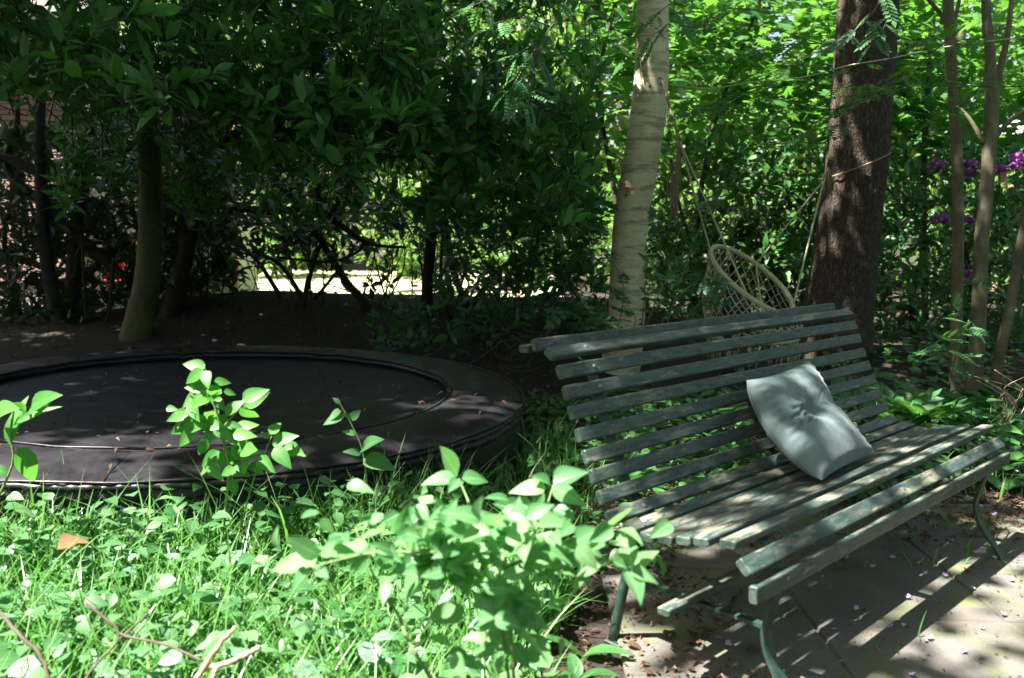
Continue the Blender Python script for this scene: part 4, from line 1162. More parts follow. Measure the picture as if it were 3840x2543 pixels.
# ------------------------------------------------------------------ swing chair, ropes, string
q1 = at(1572, 328, 7.2); q2 = at(1905, 417, 7.55)
cc = at(1739, 646, 7.2)
ch = empty('hanging_chair', (cc[0]+.1, cc[1], 0)); cbs = np.array([cc[0]+.1, cc[1], 0])
tag(ch, 'cream macrame hanging chair with netted back slung between the trees', 'swing chair')
ua, va = np.array([.34, 0, -.211]), np.array([.088, .368, .130])
def ring(c, a, b_, n=72): 
    t = np.arange(n+1)*2*math.pi/n; return c+np.cos(t)[:, None]*a+np.sin(t)[:, None]*b_
def torus(pts, r, seg=10):
    P = pts[:-1]; n = len(P); d = nrm(np.roll(P, -1, 0)-np.roll(P, 1, 0)); cen = P.mean(0)
    o_ = nrm(P-cen); s = nrm(np.cross(d, o_)); V = []
    for i in range(n):
        a = np.arange(seg)*2*math.pi/seg
        rr = r*(1+.10*math.sin(i*2.7))
        V.append(P[i]+rr*(np.cos(a)[:, None]*o_[i]+np.sin(a)[:, None]*s[i]))
    return np.concatenate(V), [(i*seg+j, i*seg+(j+1) % seg, ((i+1) % n)*seg+(j+1) % seg, ((i+1) % n)*seg+j) for i in range(n) for j in range(seg)]
up_r = ring(cc, ua, va, 96)
mb = MB(); mb.add(*torus(up_r, .021)); mb.build('back_ring', M['rope'], ch, cbs)
lc_ = at(1740, 776, 7.2); lo_r = ring(lc_, np.array([.35, 0, 0]), np.array([0, .35, .01]), 96)
mb = MB(); mb.add(*torus(lo_r, .018)); mb.build('seat_ring', M['rope'], ch, cbs)
# net between the rings (diamond pattern) and across the seat
def netpt(t, w):
    a = cc+np.cos(t)*ua+np.sin(t)*va; b_ = lc_+np.cos(t)*np.array([.35, 0, 0])+np.sin(t)*np.array([0, .35, .01])
    p = a*(1-w)+b_*w; out = nrm(p-(cc+lc_)/2)*np.array([1, 1, .1])
    return p+out*.06*math.sin(math.pi*w)
mb = MB(); nd = 30
for i in range(nd):
    t0 = 2*math.pi*i/nd
    for sg in (-1, 1):
        mb.tube([netpt(t0+sg*w*.95, w) for w in np.linspace(0, 1, 11)], .0042, 5)
mb.build('back_net', M['rope'], ch, cbs)
mb = MB()
for sg in (-1, 1):
    for off in np.linspace(-.3, .3, 8):
        hl = math.sqrt(.35**2-off**2)
        P = []
        for q in np.linspace(-hl, hl, 9):
            x, y = (q*.707-off*.707*sg, q*.707*sg+off*.707)
            P.append(lc_+np.array([x, y, -.07*(1-(x*x+y*y)/.1225)]))
        mb.tube(P, .004, 5)
mb.build('seat_net', M['rope'], ch, cbs)
mb = MB()
for i in range(26):
    t = 2*math.pi*i/26+.05; p0 = lc_+np.cos(t)*np.array([.35, 0, 0])+np.sin(t)*np.array([0, .35, .01])
    for j in range(7):
        o_ = rng.normal(size=3)*np.array([.008, .008, 0]); ln = rng.uniform(.15, .22)
        mb.tube([p0+o_*.3, p0+o_+np.array([0, 0, -ln*.5]), p0+o_*1.8+np.array([0, 0, -ln])], .0032, 4)
mb.build('fringe', M['rope'], ch, cbs)
def dia(mb, A, B_, r=.008, n=24, sag=.0):
    P = np.linspace(A, B_, n); P[:, 2] -= sag*np.sin(np.linspace(0, math.pi, n)); mb.tube(P, r, 8)
P1 = cc-ua; P4 = cc+ua; P3 = cc+va*.97+ua*.1; P2 = cc-va*.97-ua*.1
for A, B_ in ((q1, P1), (q1, P2), (q2, P3), (q2, P4)):
    mb = MB(); dia(mb, A, B_, .0075); mb.build('rope', M['rope'], ch, cbs)
mb = MB(); dia(mb, P3, lc_+np.array([.02, -.33, .0]), .006); dia(mb, P2+ua*.05, lc_+np.array([-.3, .05, 0]), .005)
mb.build('tie_cord', M['rope'], ch, cbs)
# dark cushion in the chair
me = bevbox(.30, .10, .26, .045, 4); me.polygons.foreach_set('use_smooth', np.ones(len(me.polygons), bool))
o = link('seat_cushion', me, None, M['navy']); o.location = cc+np.array([-.13, .02, -.21]); o.rotation_euler = (0, R(20), R(60))
tag(o, 'dark navy cushion lying inside the hanging chair', 'cushion')
# rope from the birch to the chair, with its frayed end
hk = at(1530, 188, 7.36)
br_ = empty('hemp_rope', hk); tag(br_, 'brown hemp rope knotted to the birch, frayed end hanging', 'rope')
mb = MB(); dia(mb, hk, q1+np.array([0, 0, .02]), .011); dia(mb, hk+np.array([.004, -.01, 0]), q1+np.array([-.012, 0, .02]), .009); mb.build('cord', M['hemp'], br_, hk)
mb = MB()
for i in range(26):
    o_ = rng.normal(size=3)*np.array([.012, .012, 0]); ln = rng.uniform(.45, .62)
    pts = [q1+o_*.5, q1+o_+np.array([-.01, 0, -ln*.3]), q1+o_*1.7+np.array([-.03+rng.normal()*.008, 0, -ln*.65]), q1+o_*1.2+np.array([-.035+rng.normal()*.012, 0, -ln])]
    mb.tube(smooth_path(pts, 10), .0042, 5)
mb.build('frayed_end', M['hemp'], br_, hk)
mb = MB(); mb.add(*torus(ring(hk+np.array([-.012, -.006, .0]), np.array([.022, 0, 0]), np.array([0, .004, .03]), 20), .0045, 8)); mb.tube([hk+np.array([-.05, .05, .01]), hk+np.array([-.015, 0, .02])], .006, 8)
mb.build('eye_hook', M['steel'], br_, hk)
mb = MB(); mb.add(*torus(ring(q1, np.array([.016, 0, 0]), np.array([0, .01, .024]), 20), .0035, 8)); mb.build('shackle', M['steel'], br_, hk)
# rope round the conifer
cp = at(1975, 400, 8)
cr_ = empty('hemp_rope', cp); tag(cr_, 'thin hemp rope tied round the conifer trunk with a tassel of loose ends', 'rope')
kx = at(1915, 388, 7.72)
mb = MB(); t = np.linspace(-.2, 2*math.pi-.2, 60)
Pr = np.stack([cp[0]+.282*np.cos(t), cp[1]+.282*np.sin(t), cp[2]+.06+.12*np.cos(t)], 1); mb.tube(Pr, .0065, 6)
mb.build('loop', M['hemp'], cr_, cp)
mb = MB()
for i in range(22):
    o_ = rng.normal(size=3)*np.array([.018, .012, 0]); ln = rng.uniform(.12, .27)
    mb.tube([kx+o_*.2, kx+o_+np.array([.01, 0, -ln*.5]), kx+o_*1.4+np.array([.01+rng.normal()*.01, 0, -ln])], .004, 5)
mb.tube([kx, kx+np.array([-.02, -.05, -.03]), q2+np.array([0, .02, .02])], .006, 6)
mb.build('tassel', M['hemp'], cr_, cp)
mb = MB(); mb.add(*torus(ring(q2+np.array([0, .0, .02]), np.array([.014, .01, 0]), np.array([0, .004, .024]), 20), .0035, 8)); mb.build('shackle', M['steel'], cr_, cp)
# string stretched across to the right
sp_ = smooth_path([at(1545, 195, 7.3), at(1640, 205, 7.1), at(1740, 190, 6.95), at(1860, 178, 6.85), at(1960, 152, 6.75), at(2060, 135, 6.6), at(2180, 110, 6.5), at(2290, 95, 6.35), at(2420, 82, 6.3)], 80)
mb = MB(); mb.tube(sp_-sp_[0], .005, 6); o = mb.build('string', M['rope']); o.location = sp_[0]
tag(o, 'thin pale string stretched from the birch past the conifer', 'string')

# ------------------------------------------------------------------ rowan sprays, rose, ferns
def spray(name, label, cat, tw, leaves, T, mk, size, key, smat='stem_brown', group=None, leafname='leaf', rad=.006):
    base = np.asarray(tw[0][0], float); o = empty(name, base); tag(o, label, cat, group)
    for pts in tw:
        mb = MB(); Q = smooth_path(pts, 16); mb.tube(Q, np.linspace(rad, rad*.4, 16), 6); mb.build('twig', M[smat], o, base)
    P, Y, N, S = leaves
    leaf_objs(T, key, P, Y, N, S*size, M[mk], o, base, leafname)
    return o
def along(tw, n, out=.9, drop=.35, zn=1.):
    P, Y, N, S = [], [], [], []
    for pts in tw:
        Q = smooth_path(pts, 40); d = nrm(np.gradient(Q, axis=0))
        for i in range(n):
            k = int(39*(.25+.75*i/(n-1))); sgn = 1 if i % 2 else -1
            sd_ = nrm(np.cross(d[k], [0, 0, 1.]))*sgn
            y = d[k]*.55+sd_*out*(1 if i < n-1 else .1)+np.array([0, 0, -drop])+rng.normal(size=3)*.22
            P.append(Q[k]); Y.append(y); N.append(np.array([0, -.15, zn])+rng.normal(size=3)*.25); S.append(rng.uniform(.8, 1.15))
    return np.array(P), np.array(Y), np.array(N), np.array(S)
tw = [[at(1340, -60, 5.3), at(1290, 40, 5.2), at(1230, 110, 5.1), at(1195, 130, 5.0)], [at(1260, 80, 5.2), at(1215, 150, 5.0), at(1180, 210, 4.9)], [at(1270, 60, 5.2), at(1200, 40, 5.1), at(1130, 60, 5.0)], [at(1160, -60, 5.2), at(1120, 0, 5.0), at(1080, 15, 5)], [at(1250, 100, 5.2), at(1230, 180, 5.1), at(1215, 230, 5.0)]]
spray('rowan_branch', 'light green rowan branch drooping in front of the laurel and left of the birch', 'branch', tw, along(tw, 7), T_ROWAN, 'rowan', .145, 'rowan', rad=.005)
tw = [[at(2060, -60, 5.0), at(2030, 10, 4.9), at(1990, 60, 4.8), at(1945, 90, 4.7)], [at(2040, 0, 5), at(2050, 50, 4.9), at(2020, 95, 4.8)]]
spray('rowan_branch', 'light green rowan branch hanging across the conifer trunk', 'branch', tw, along(tw, 6), T_ROWAN, 'rowan', .145, 'rowan', rad=.005)
tw = [[at(2230, 60, 6), at(2120, 150, 5.9), at(2020, 210, 5.8), at(1900, 230, 5.7)], [at(2200, 120, 6), at(2080, 190, 5.9), at(1960, 190, 5.8)], [at(2120, 100, 6), at(1980, 170, 5.9), at(1850, 150, 5.8), at(1780, 170, 5.7)], [at(2050, 180, 6), at(1950, 250, 5.9), at(1830, 240, 5.8)], [at(2300, 150, 6), at(2230, 240, 5.9), at(2140, 270, 5.8)], [at(1900, 100, 6.4), at(1780, 110, 6.3), at(1680, 150, 6.2)], [at(1960, 120, 6.6), at(1860, 90, 6.5), at(1760, 60, 6.4), at(1660, 70, 6.3)], [at(1990, 280, 6.3), at(1890, 300, 6.2), at(1800, 330, 6.1)], [at(2360, 200, 6.2), at(2260, 200, 6.1), at(2160, 190, 6.0), at(2080, 200, 6.0)], [at(2340, 60, 6.2), at(2250, 90, 6.1), at(2150, 90, 6.0)], [at(1800, 200, 6.6), at(1700, 220, 6.5), at(1600, 260, 6.5)], [at(1780, 30, 6.6), at(1690, 20, 6.5), at(1600, 50, 6.5)]]
spray('rowan_branch', 'shaded rowan branches spreading level across the conifer at string height', 'branch', tw, along(tw, 9, drop=.05), T_ROWAN, 'maple', .19, 'rowan2', rad=.005)
tw = [[at(1620, -60, 6.4), at(1560, 0, 6.3), at(1520, 30, 6.2), at(1490, 45, 6.2)], [at(1560, 0, 6.3), at(1550, 50, 6.2), at(1510, 80, 6.1)]]
spray('rowan_branch', 'small rowan twig crossing the top of the birch', 'branch', tw, along(tw, 4), T_ROWAN, 'rowan', .19, 'rowan', rad=.004)
# wild rose round the foot of the birch
tw = [[at(1480, 790, 6.6), at(1520, 690, 6.5), at(1560, 620, 6.5), at(1600, 590, 6.4)], [at(1480, 790, 6.6), at(1490, 690, 6.6), at(1500, 600, 6.6), at(1520, 530, 6.6)], [at(1500, 800, 6.6), at(1560, 700, 6.4), at(1610, 650, 6.4), at(1650, 640, 6.5)],
      [at(1400, 790, 6.8), at(1400, 680, 6.9), at(1390, 560, 6.9), at(1395, 430, 6.9)], [at(1400, 790, 6.8), at(1350, 740, 6.6), at(1310, 720, 6.5)], [at(1420, 790, 6.5), at(1400, 740, 6.4), at(1350, 710, 6.3)], [at(1440, 800, 6.4), at(1470, 740, 6.3), at(1440, 690, 6.3)],
      [at(1420, 790, 7), at(1440, 650, 7), at(1350, 520, 7), at(1360, 400, 7)], [at(1530, 790, 6.8), at(1590, 600, 6.9), at(1640, 480, 6.9), at(1670, 430, 6.9)], [at(1540, 790, 6.6), at(1600, 720, 6.5), at(1640, 690, 6.5)], [at(1450, 800, 6.2), at(1420, 755, 6.1), at(1380, 735, 6.1)]]
spray('wild_rose', 'wild rose with small bluish leaflets climbing round the foot of the birch', 'shrub', tw, along(tw, 13, drop=.1, zn=.7), T_ROSE, 'rose', .14, 'rose', 'stem_green', rad=.005)
tw = [[at(2200, 860, 5.6), at(2215, 790, 5.5), at(2205, 720, 5.5)], [at(2200, 860, 5.6), at(2225, 780, 5.5), at(2240, 740, 5.5)], [at(2210, 860, 5.6), at(2190, 810, 5.5), at(2180, 780, 5.4)], [at(2260, 660, 6), at(2270, 640, 5.9), at(2290, 645, 5.9)]]
spray('rowan_sucker', 'bright green rowan suckers at the foot of the rowan trunks', 'plant', tw, along(tw, 6), T_ROWAN, 'rowan', .14, 'rowan', 'stem_green', rad=.004)
# ferns
for i, (x, y, d) in enumerate(((2090, 850, 5.6), (2150, 845, 5.7), (2120, 830, 5.9), (2040, 840, 5.9))):
    b0 = at(x, y, d); b0[2] = float(gz(b0[0], b0[1])); o = empty('fern', b0)
    tag(o, 'small green fern on the dark soil beyond the bench end', 'fern', 'ferns beyond the bench')
    k = 7; a = np.arange(k)*2*math.pi/k+rng.uniform(0, 1, k)*.5
    Y = np.stack([np.cos(a), np.sin(a), .75+.3*rng.random(k)], 1)
    leaf_objs(T_FERN, 'fern', np.repeat(b0[None]+[0, 0, .03], k, 0), Y, np.stack([-np.cos(a)*.6, -np.sin(a)*.6, np.ones(k)], 1), rng.uniform(.2, .34, k), M['fern'], o, b0, 'frond')

# ------------------------------------------------------------------ lilies of the valley and other broad-leaved plants
def lily(b0, k, ln, label, group, wide=1.):
    o = empty('lily_of_the_valley', b0); tag(o, label, 'plant', group)
    a = rng.uniform(0, 6.28)+np.arange(k)*2.3
    Y = np.stack([np.cos(a)*.75, np.sin(a)*.75, rng.uniform(.45, 1.2, k)], 1)
    N = np.stack([-np.cos(a)*.7, -np.sin(a)*.7, np.ones(k)*.9], 1)
    leaf_objs(T_LILY, 'lily', np.repeat(b0[None], k, 0), Y, N, ln*rng.uniform(.75, 1.2, k), M['lily'], o, b0, 'leaf', rng.uniform(1.0, 1.5, k)*wide)
def spots(n, poly, mind):
    out = []; poly = np.array(poly); x0, y0 = poly.min(0); x1, y1 = poly.max(0)
    for _ in range(4000):
        if len(out) >= n: break
        p = np.array([rng.uniform(x0, x1), rng.uniform(y0, y1)]); c = False; j = len(poly)-1
        for i in range(len(poly)):
            if (poly[i][1] > p[1]) != (poly[j][1] > p[1]) and p[0] < (poly[j][0]-poly[i][0])*(p[1]-poly[i][1])/(poly[j][1]-poly[i][1])+poly[i][0]: c = not c
            j = i
        if c and all(np.hypot(*(p-q)) > mind for q in out): out.append(p)
    return out
for p in spots(84, [(.55, 3.75), (1.3, 4.2), (2.3, 4.9), (3.3, 5.8), (3.0, 6.8), (1.2, 6.6), (.6, 5.2)], .14):
    lily(np.array([*p, float(gz(*p))]), int(rng.integers(2, 5)), .17, 'broad-leaved green plant seen through and behind the bench back', 'leafy plants behind the bench')
for p in spots(26, [(.2, 3.9), (.55, 3.9), (.75, 5.2), (.6, 6.4), (.2, 6.4), (.15, 5.2)], .13):
    lily(np.array([*p, float(gz(*p))]), int(rng.integers(2, 5)), .14, 'low leafy plant between the trampoline and the bench', 'leafy plants beside the trampoline')
for p in spots(48, [(2.45, 4.35), (3.2, 4.3), (4.6, 5.2), (4.8, 6.6), (3.3, 6.6), (2.6, 5.2)], .17):
    lily(np.array([*p, float(gz(*p))]), int(rng.integers(2, 5)), .21, 'large-leaved plant on the ground beyond the far end of the bench', 'leafy plants past the bench end', 1.2)
for x, y, k, ln, lab in ((1540, 1345, 2, .12, 'small two-leaved seedling on the paving under the bench'), (1345, 1520, 2, .15, 'single-leaved plant on the leaf litter beside the rear bench leg'), (1335, 1575, 3, .12, 'little plant at the bottom edge in the leaf litter'), (1280, 1390, 3, .14, 'leafy plant in the litter under the blurred shrub')):
    b0 = atz(x, y, 0.); lily(b0, k, ln, lab, None)

# ------------------------------------------------------------------ sapling in front of the trampoline
def c2v(x, y): return x*1940/2265/PV, (1200+y*1940/2265)/PV
SAP = [((900, 210), (795, 182)), ((893, 222), (797, 272)), ((900, 222), (905, 290)), ((905, 300), (803, 288)), ((912, 285), (975, 340)), ((935, 270), (1013, 270)), ((905, 310), (880, 385)), ((893, 310), (797, 372)), ((985, 415), (1062, 345)), ((1065, 375), (1175, 312)), ((1050, 380), (1132, 440)), ((1060, 350), (1165, 298)),
       ((835, 360), (855, 435)), ((960, 395), (900, 440)), ((830, 405), (722, 435)), ((850, 440), (727, 500)), ((1030, 475), (1125, 450)), ((1020, 500), (1115, 502)), ((850, 480), (775, 555)), ((940, 460), (900, 550)), ((905, 425), (835, 480)), ((960, 415), (1005, 475)), ((905, 520), (865, 600)), ((960, 575), (872, 640)), ((1000, 565), (1020, 645)), ((980, 580), (960, 660)), ((1050, 535), (1110, 600)), ((950, 600), (885, 665)),
       ((1180, 500), (1232, 440)), ((1175, 520), (1143, 485)), ((1190, 540), (1318, 485)), ((1240, 550), (1335, 590)), ((1200, 560), (1270, 640)), ((1130, 570), (1045, 605)), ((1015, 690), (1030, 775)), ((1130, 600), (1190, 660)), ((1090, 620), (1040, 680)), ((870, 250), (850, 330)), ((930, 330), (985, 395)), ((800, 420), (770, 470))]
sbase = np.array([-1.03, 3.05, 0.]); sap = empty('cherry_sapling', sbase)
tag(sap, 'bright green cherry sapling standing in front of the trampoline', 'sapling')
def v2(p, d): x, y = c2v(*p); return at(x, y, d)
for pts, r in (([sbase, v2((1000, 700), 3.05), v2((985, 560), 3.05), v2((955, 430), 3.05), v2((925, 330), 3.05), v2((905, 240), 3.05), v2((895, 195), 3.05)], .006), ([v2((970, 480), 3.05), v2((1020, 420), 3.03), v2((1080, 350), 3.02)], .004), ([sbase+[.03, 0, 0], v2((1110, 700), 3.08), v2((1150, 600), 3.08), v2((1190, 510), 3.08)], .004), ([v2((960, 470), 3.05), v2((890, 430), 3.03), v2((830, 400), 3.0)], .003)):
    mb = MB(); Q = smooth_path(pts, 20); mb.tube(Q, np.linspace(r, r*.4, 20), 7); mb.build('stem', M['stem_green'], sap, sbase)
P, Y, N, S = [], [], [], []
for _ in range(22):
    a = np.array([rng.normal(960, 75), rng.uniform(300, 660)]); t_ = a+np.array([rng.choice([-1, 1])*rng.uniform(35, 95), rng.uniform(-15, 70)]); SAP.append((a, t_))
for i, (a, t) in enumerate(SAP):
    d0 = 3.05+rng.normal()*.05; A = v2(a, d0); B_ = v2(t, d0+rng.normal()*.045-.015); y = B_-A
    P.append(A); Y.append(y); S.append(min(np.linalg.norm(y)*1.0, .10)); N.append(np.array([rng.normal()*.35, -.95, .6]))
leaf_objs(T_SAP, 'sap', np.array(P), np.array(Y), np.array(N), np.array(S), M['sapling'], sap, sbase)

# ------------------------------------------------------------------ blurred shrub nearest the viewer
def c4v(x, y): return (900+x*1600/2368)/PV, (1600+y*1600/2368)/PV
SHR = [((2070, 545), (2165, 440)), ((2100, 570), (2230, 578)), ((2090, 590), (2205, 668)), ((2060, 550), (1980, 610)), ((2160, 780), (2318, 690)), ((2160, 795), (2322, 832)), ((2150, 800), (2242, 948)), ((2150, 790), (2060, 735)), ((2000, 770), (1930, 800)),
       ((1850, 690), (1670, 790)), ((1860, 660), (2005, 690)), ((1870, 640), (1985, 565)), ((1840, 690), (1885, 775)), ((1800, 760), (1765, 905)), ((1860, 800), (1880, 980)), ((1740, 320), (1922, 235)), ((1730, 330), (1915, 435)), ((1700, 340), (1515, 325)), ((1690, 370), (1615, 440)), ((1720, 325), (1630, 265)),
       ((1205, 275), (1122, 112)), ((1230, 290), (1392, 268)), ((1200, 300), (1015, 285)), ((1220, 300), (1160, 350)), ((440, 720), (262, 615)), ((400, 765), (150, 735)), ((390, 800), (240, 915)), ((450, 720), (650, 685)), ((420, 780), (490, 835)), ((1060, 680), (895, 595)), ((1070, 690), (870, 800)), ((1060, 760), (890, 960)), ((1080, 770), (1100, 975)), ((1150, 750), (1260, 815)), ((1090, 700), (1300, 790)), ((1050, 660), (1140, 560)),
       ((1460, 820), (1615, 812)), ((1470, 870), (1345, 895)), ((1480, 930), (1275, 990)), ((1490, 940), (1690, 1010)), ((1500, 1040), (1290, 1110)), ((1510, 1050), (1725, 1085)), ((1520, 1150), (1290, 1255)), ((1530, 1150), (1735, 1262)), ((1510, 1200), (1610, 1345)), ((1480, 1260), (1380, 1390)), ((1620, 420), (1480, 470)), ((1560, 470), (1420, 420)), ((1600, 480), (1700, 560)), ((1340, 520), (1180, 440)), ((1350, 540), (1290, 420)), ((1660, 560), (1850, 520)), ((1700, 620), (1560, 700)), ((1330, 640), (1200, 700)), ((1380, 640), (1420, 770)), ((1480, 600), (1640, 650)),
       ((700, 700), (560, 640)), ((720, 700), (850, 640)), ((720, 720), (620, 790)), ((760, 690), (900, 740)), ((640, 560), (760, 500)), ((900, 640), (1010, 600))]
fb = np.array([.06, 1.72, 0.]); fg = empty('leafy_shrub', fb); tag(fg, 'pale green soft shrub close in front of the bench', 'shrub')
def v4(p, d): x, y = c4v(*p); return at(x, y, d)
for pts in ([fb, v4((1520, 1400), 1.7), v4((1500, 1050), 1.72), v4((1465, 780), 1.75), v4((1450, 640), 1.8)], [fb, v4((1480, 1300), 1.75), v4((1430, 800), 1.85), v4((1650, 560), 1.95), v4((1740, 325), 2.05)], [v4((1470, 780), 1.75), v4((1700, 700), 1.8), v4((1860, 680), 1.85), v4((2150, 790), 1.9)], [v4((1700, 690), 1.8), v4((1900, 600), 1.85), v4((2080, 560), 1.9)], [v4((1460, 700), 1.78), v4((1250, 690), 1.75), v4((1060, 700), 1.7), v4((740, 700), 1.7), v4((400, 780), 1.7)], [v4((1440, 800), 1.85), v4((1330, 560), 1.9), v4((1215, 290), 2.0)], [fb+[.02, .05, 0], v4((1000, 1300), 1.85), v4((880, 1050), 1.9), v4((740, 820), 1.9), v4((640, 560), 1.95)]):
    mb = MB(); Q = smooth_path(pts, 24); mb.tube(Q, np.linspace(.0045, .0018, 24), 6); mb.build('stem', M['stem_green'], fg, fb)
P, Y, N, S = [], [], [], []
items = list(SHR)
for _ in range(165):
    a = np.array([rng.normal(1270, 400), rng.normal(640, 110)]); t = a+rng.normal(size=2)*np.array([68, 52]); items.append((a, t))
for _ in range(40):
    a = np.array([rng.normal(1450, 150), rng.uniform(650, 1350)]); t = a+rng.normal(size=2)*np.array([110, 60]); items.append((a, t))
for i, (a, t) in enumerate(items):
    d0 = (1.76 if a[1] > 500 else 1.98)+rng.normal()*.06; A = v4(a, d0); B_ = v4(t, d0+rng.normal()*.03-.012); y = B_-A; ln = np.linalg.norm(y)
    if ln < .045: y = y/ln*.055; ln = .055
    P.append(A); Y.append(y); S.append(ln*1.02); N.append(np.array([rng.normal()*.5, -.7+rng.normal()*.35, .75]))
P, Y, N, S = map(np.array, (P, Y, N, S))
for v_ in range(4):
    leaf_objs(leaf_t(ovate(.32+.03*(v_-1.5)), 8, .12+.16*v_, .05+.13*((v_*3) % 4), .008+.006*(v_ % 2)), 'shrub%d' % v_, P[v_::4], Y[v_::4], N[v_::4], S[v_::4], M['shrub'], fg, fb)
# oak seedling at the bottom edge
ob = np.array([-.13, 2.0, 0]); oak = empty('oak_seedling', ob); tag(oak, 'oak seedling with lobed leaves at the bottom edge', 'seedling')
mb = MB(); mb.tube([ob, ob+[0, -.02, .22]], .003, 6); mb.build('stem', M['stem_brown'], oak, ob)
a = np.array([.2, 1.6, 2.9, 4.2, 5.4]); leaf_objs(T_OAK, 'oak', np.repeat((ob+[0, -.02, .2])[None], 5, 0), np.stack([np.cos(a), np.sin(a), .25+0*a], 1), np.stack([0*a, -.35+0*a, 1+0*a], 1), np.array([.13, .11, .14, .14, .12]), M['cover'], oak, ob)
# dock plant at the left edge, tall single stems
db = np.array([-1.93, 2.95, 0]); dk = empty('dock_plant', db); tag(dk, 'tall dock with long wavy leaves at the left edge', 'plant')
mb = MB(); mb.tube(smooth_path([db, at(20, 1100, 2.95), at(24, 1010, 2.95), at(32, 940, 2.95)], 14), .004, 6); mb.build('stem', M['stem_green'], dk, db)
PA = [((22, 1030), (38, 898)), ((40, 1035), (100, 1130)), ((30, 985), (128, 915)), ((70, 945), (112, 895)), ((80, 950), (125, 920)), ((60, 950), (40, 928)), ((-10, 960), (5, 925)), ((20, 1100), (-40, 1060))]
P = np.array([at(*a, 2.95) for a, _ in PA]); Q = np.array([at(*b_, 2.93+rng.normal()*.05) for _, b_ in PA]); Y = Q-P
leaf_objs(T_DOCK, 'dock', P, Y, np.array([(rng.normal()*.4, -.7, .6) for _ in PA]), np.linalg.norm(Y, axis=1)*.85, M['sapling'], dk, db, 'leaf', np.array([1.1, 1.7, .7, 1.6, 1.5, 1.6, 1.5, 1.3]))
# thin tall weed against the trampoline rim
wb = np.array([-.42, 3.2, 0]); wd = empty('tall_weed', wb); tag(wd, 'tall thin weed with a few oval leaves before the trampoline rim', 'plant')
mb = MB(); mb.tube(smooth_path([at(850, 1130, 3.15), at(838, 1040, 3.15), at(812, 980, 3.15), at(790, 940, 3.15), at(780, 922, 3.15)], 16), .003, 6); mb.build('stem', M['stem_green'], wd, wb)
PA = [((785, 935), (772, 918)), ((790, 950), (755, 968)), ((795, 962), (748, 975)), ((808, 972), (832, 948)), ((812, 975), (800, 955)), ((822, 1005), (795, 995)), ((835, 1040), (868, 1010)), ((840, 1060), (905, 1075)), ((835, 1050), (800, 1040))]
P = np.array([at(*a, 3.15) for a, _ in PA]); Q = np.array([at(*b_, 3.13+rng.normal()*.03) for _, b_ in PA]); Y = Q-P
leaf_objs(T_SAP, 'weed', P, Y, np.array([(rng.normal()*.4, -.6, .8) for _ in PA]), np.linalg.norm(Y, axis=1)*1.1, M['cover'], wd, wb)

# ------------------------------------------------------------------ grass and ground cover in front
def field(n, x0, x1, y0, y1, ok):
    X = rng.uniform(x0, x1, n); Y = rng.uniform(y0, y1, n); k = ok(X, Y)
    return X[k], Y[k]
def ok_front(X, Y):
    right = .12+.10*(Y-2.3)+.06*np.sin(Y*7)
    return (X < right) & (np.hypot(X-TC[0], Y-TC[1]) > R2+.01)
def blades(n, xy, hmin, hmax, seg=5):
    X, Y = xy; m = len(X); h = rng.uniform(hmin, hmax, m)*(.75+.5*rng.random(m)); a = rng.uniform(0, 6.28, m)
    lean = rng.uniform(.15, .95, m)*h; w = rng.uniform(.0024, .0066, m)
    dx, dy = np.cos(a), np.sin(a); V = np.empty((m, seg*2, 3)); droop = rng.random(m)**3*.5
    fx, fy = -dy, dx
    tw = rng.uniform(-.6, .6, m); fx, fy = fx*np.cos(tw)+dx*np.sin(tw), fy*np.cos(tw)+dy*np.sin(tw)
    for i in range(seg):
        t = i/(seg-1); ww = w*(1-t**1.8)+.0003
        px = X+dx*lean*t**1.9; py = Y+dy*lean*t**1.9; pz = h*(t-droop*t**3)+gz(X, Y)
        V[:, 2*i] = np.stack([px-fx*ww, py-fy*ww, pz], 1); V[:, 2*i+1] = np.stack([px+fx*ww, py+fy*ww, pz], 1)
    F = np.array([(2*i, 2*i+1, 2*i+3, 2*i+2) for i in range(seg-1)])
    FF = (F[None]+(np.arange(m)*seg*2)[:, None, None]).reshape(-1, 4)
    UV = np.tile(np.array([(.5*(j), i/(seg-1)) for i in range(seg) for j in (0, 2)]), (m, 1))
    return V.reshape(-1, 3), FF, UV, np.repeat(rng.random(m), seg*2)
Vg, Fg, Ug, Rg = [], [], [], []; o_ = 0
for n_, box, hm, ok in ((17000, (-3.2, .5, 1.35, 3.4), (.10, .27), ok_front), (260, (-3.2, .4, 2.3, 3.4), (.28, .42), ok_front), (9000, (-3.2, .3, 2.75, 4.4), (.21, .34), lambda X, Y: (np.abs(np.hypot(X-TC[0], Y-TC[1])-R2-.16) < .14) & (X < -.05-.2*(Y-3))), (900, (-.2, .5, 3.2, 5.2), (.08, .26), lambda X, Y: (np.hypot(X-TC[0], Y-TC[1]) > R2+.01) & (X < .38+.1*np.sin(5*Y))), (260, (.9, 2.1, 3.3, 4.3), (.03, .1), lambda X, Y: X > 0), (120, (1.0, 2.2, 2.6, 3.5), (.03, .09), lambda X, Y: hnoise(np.stack([X, Y, 0*X], -1), 4) > .35), (500, (2.2, 4.5, 4.2, 6), (.08, .22), lambda X, Y: X > 0)):
    V, F, U, r_ = blades(n_, field(n_, *box, ok), *hm); Vg.append(V); Fg.append(F+o_); Ug.append(U); Rg.append(r_); o_ += len(V)
g = link('grass', mesh('grass', np.concatenate(Vg), np.concatenate(Fg), M['grass'], True, np.concatenate(Ug), np.concatenate(Rg)))
tag(g, 'long sunlit grass growing in front of the trampoline', 'grass', kind='stuff')
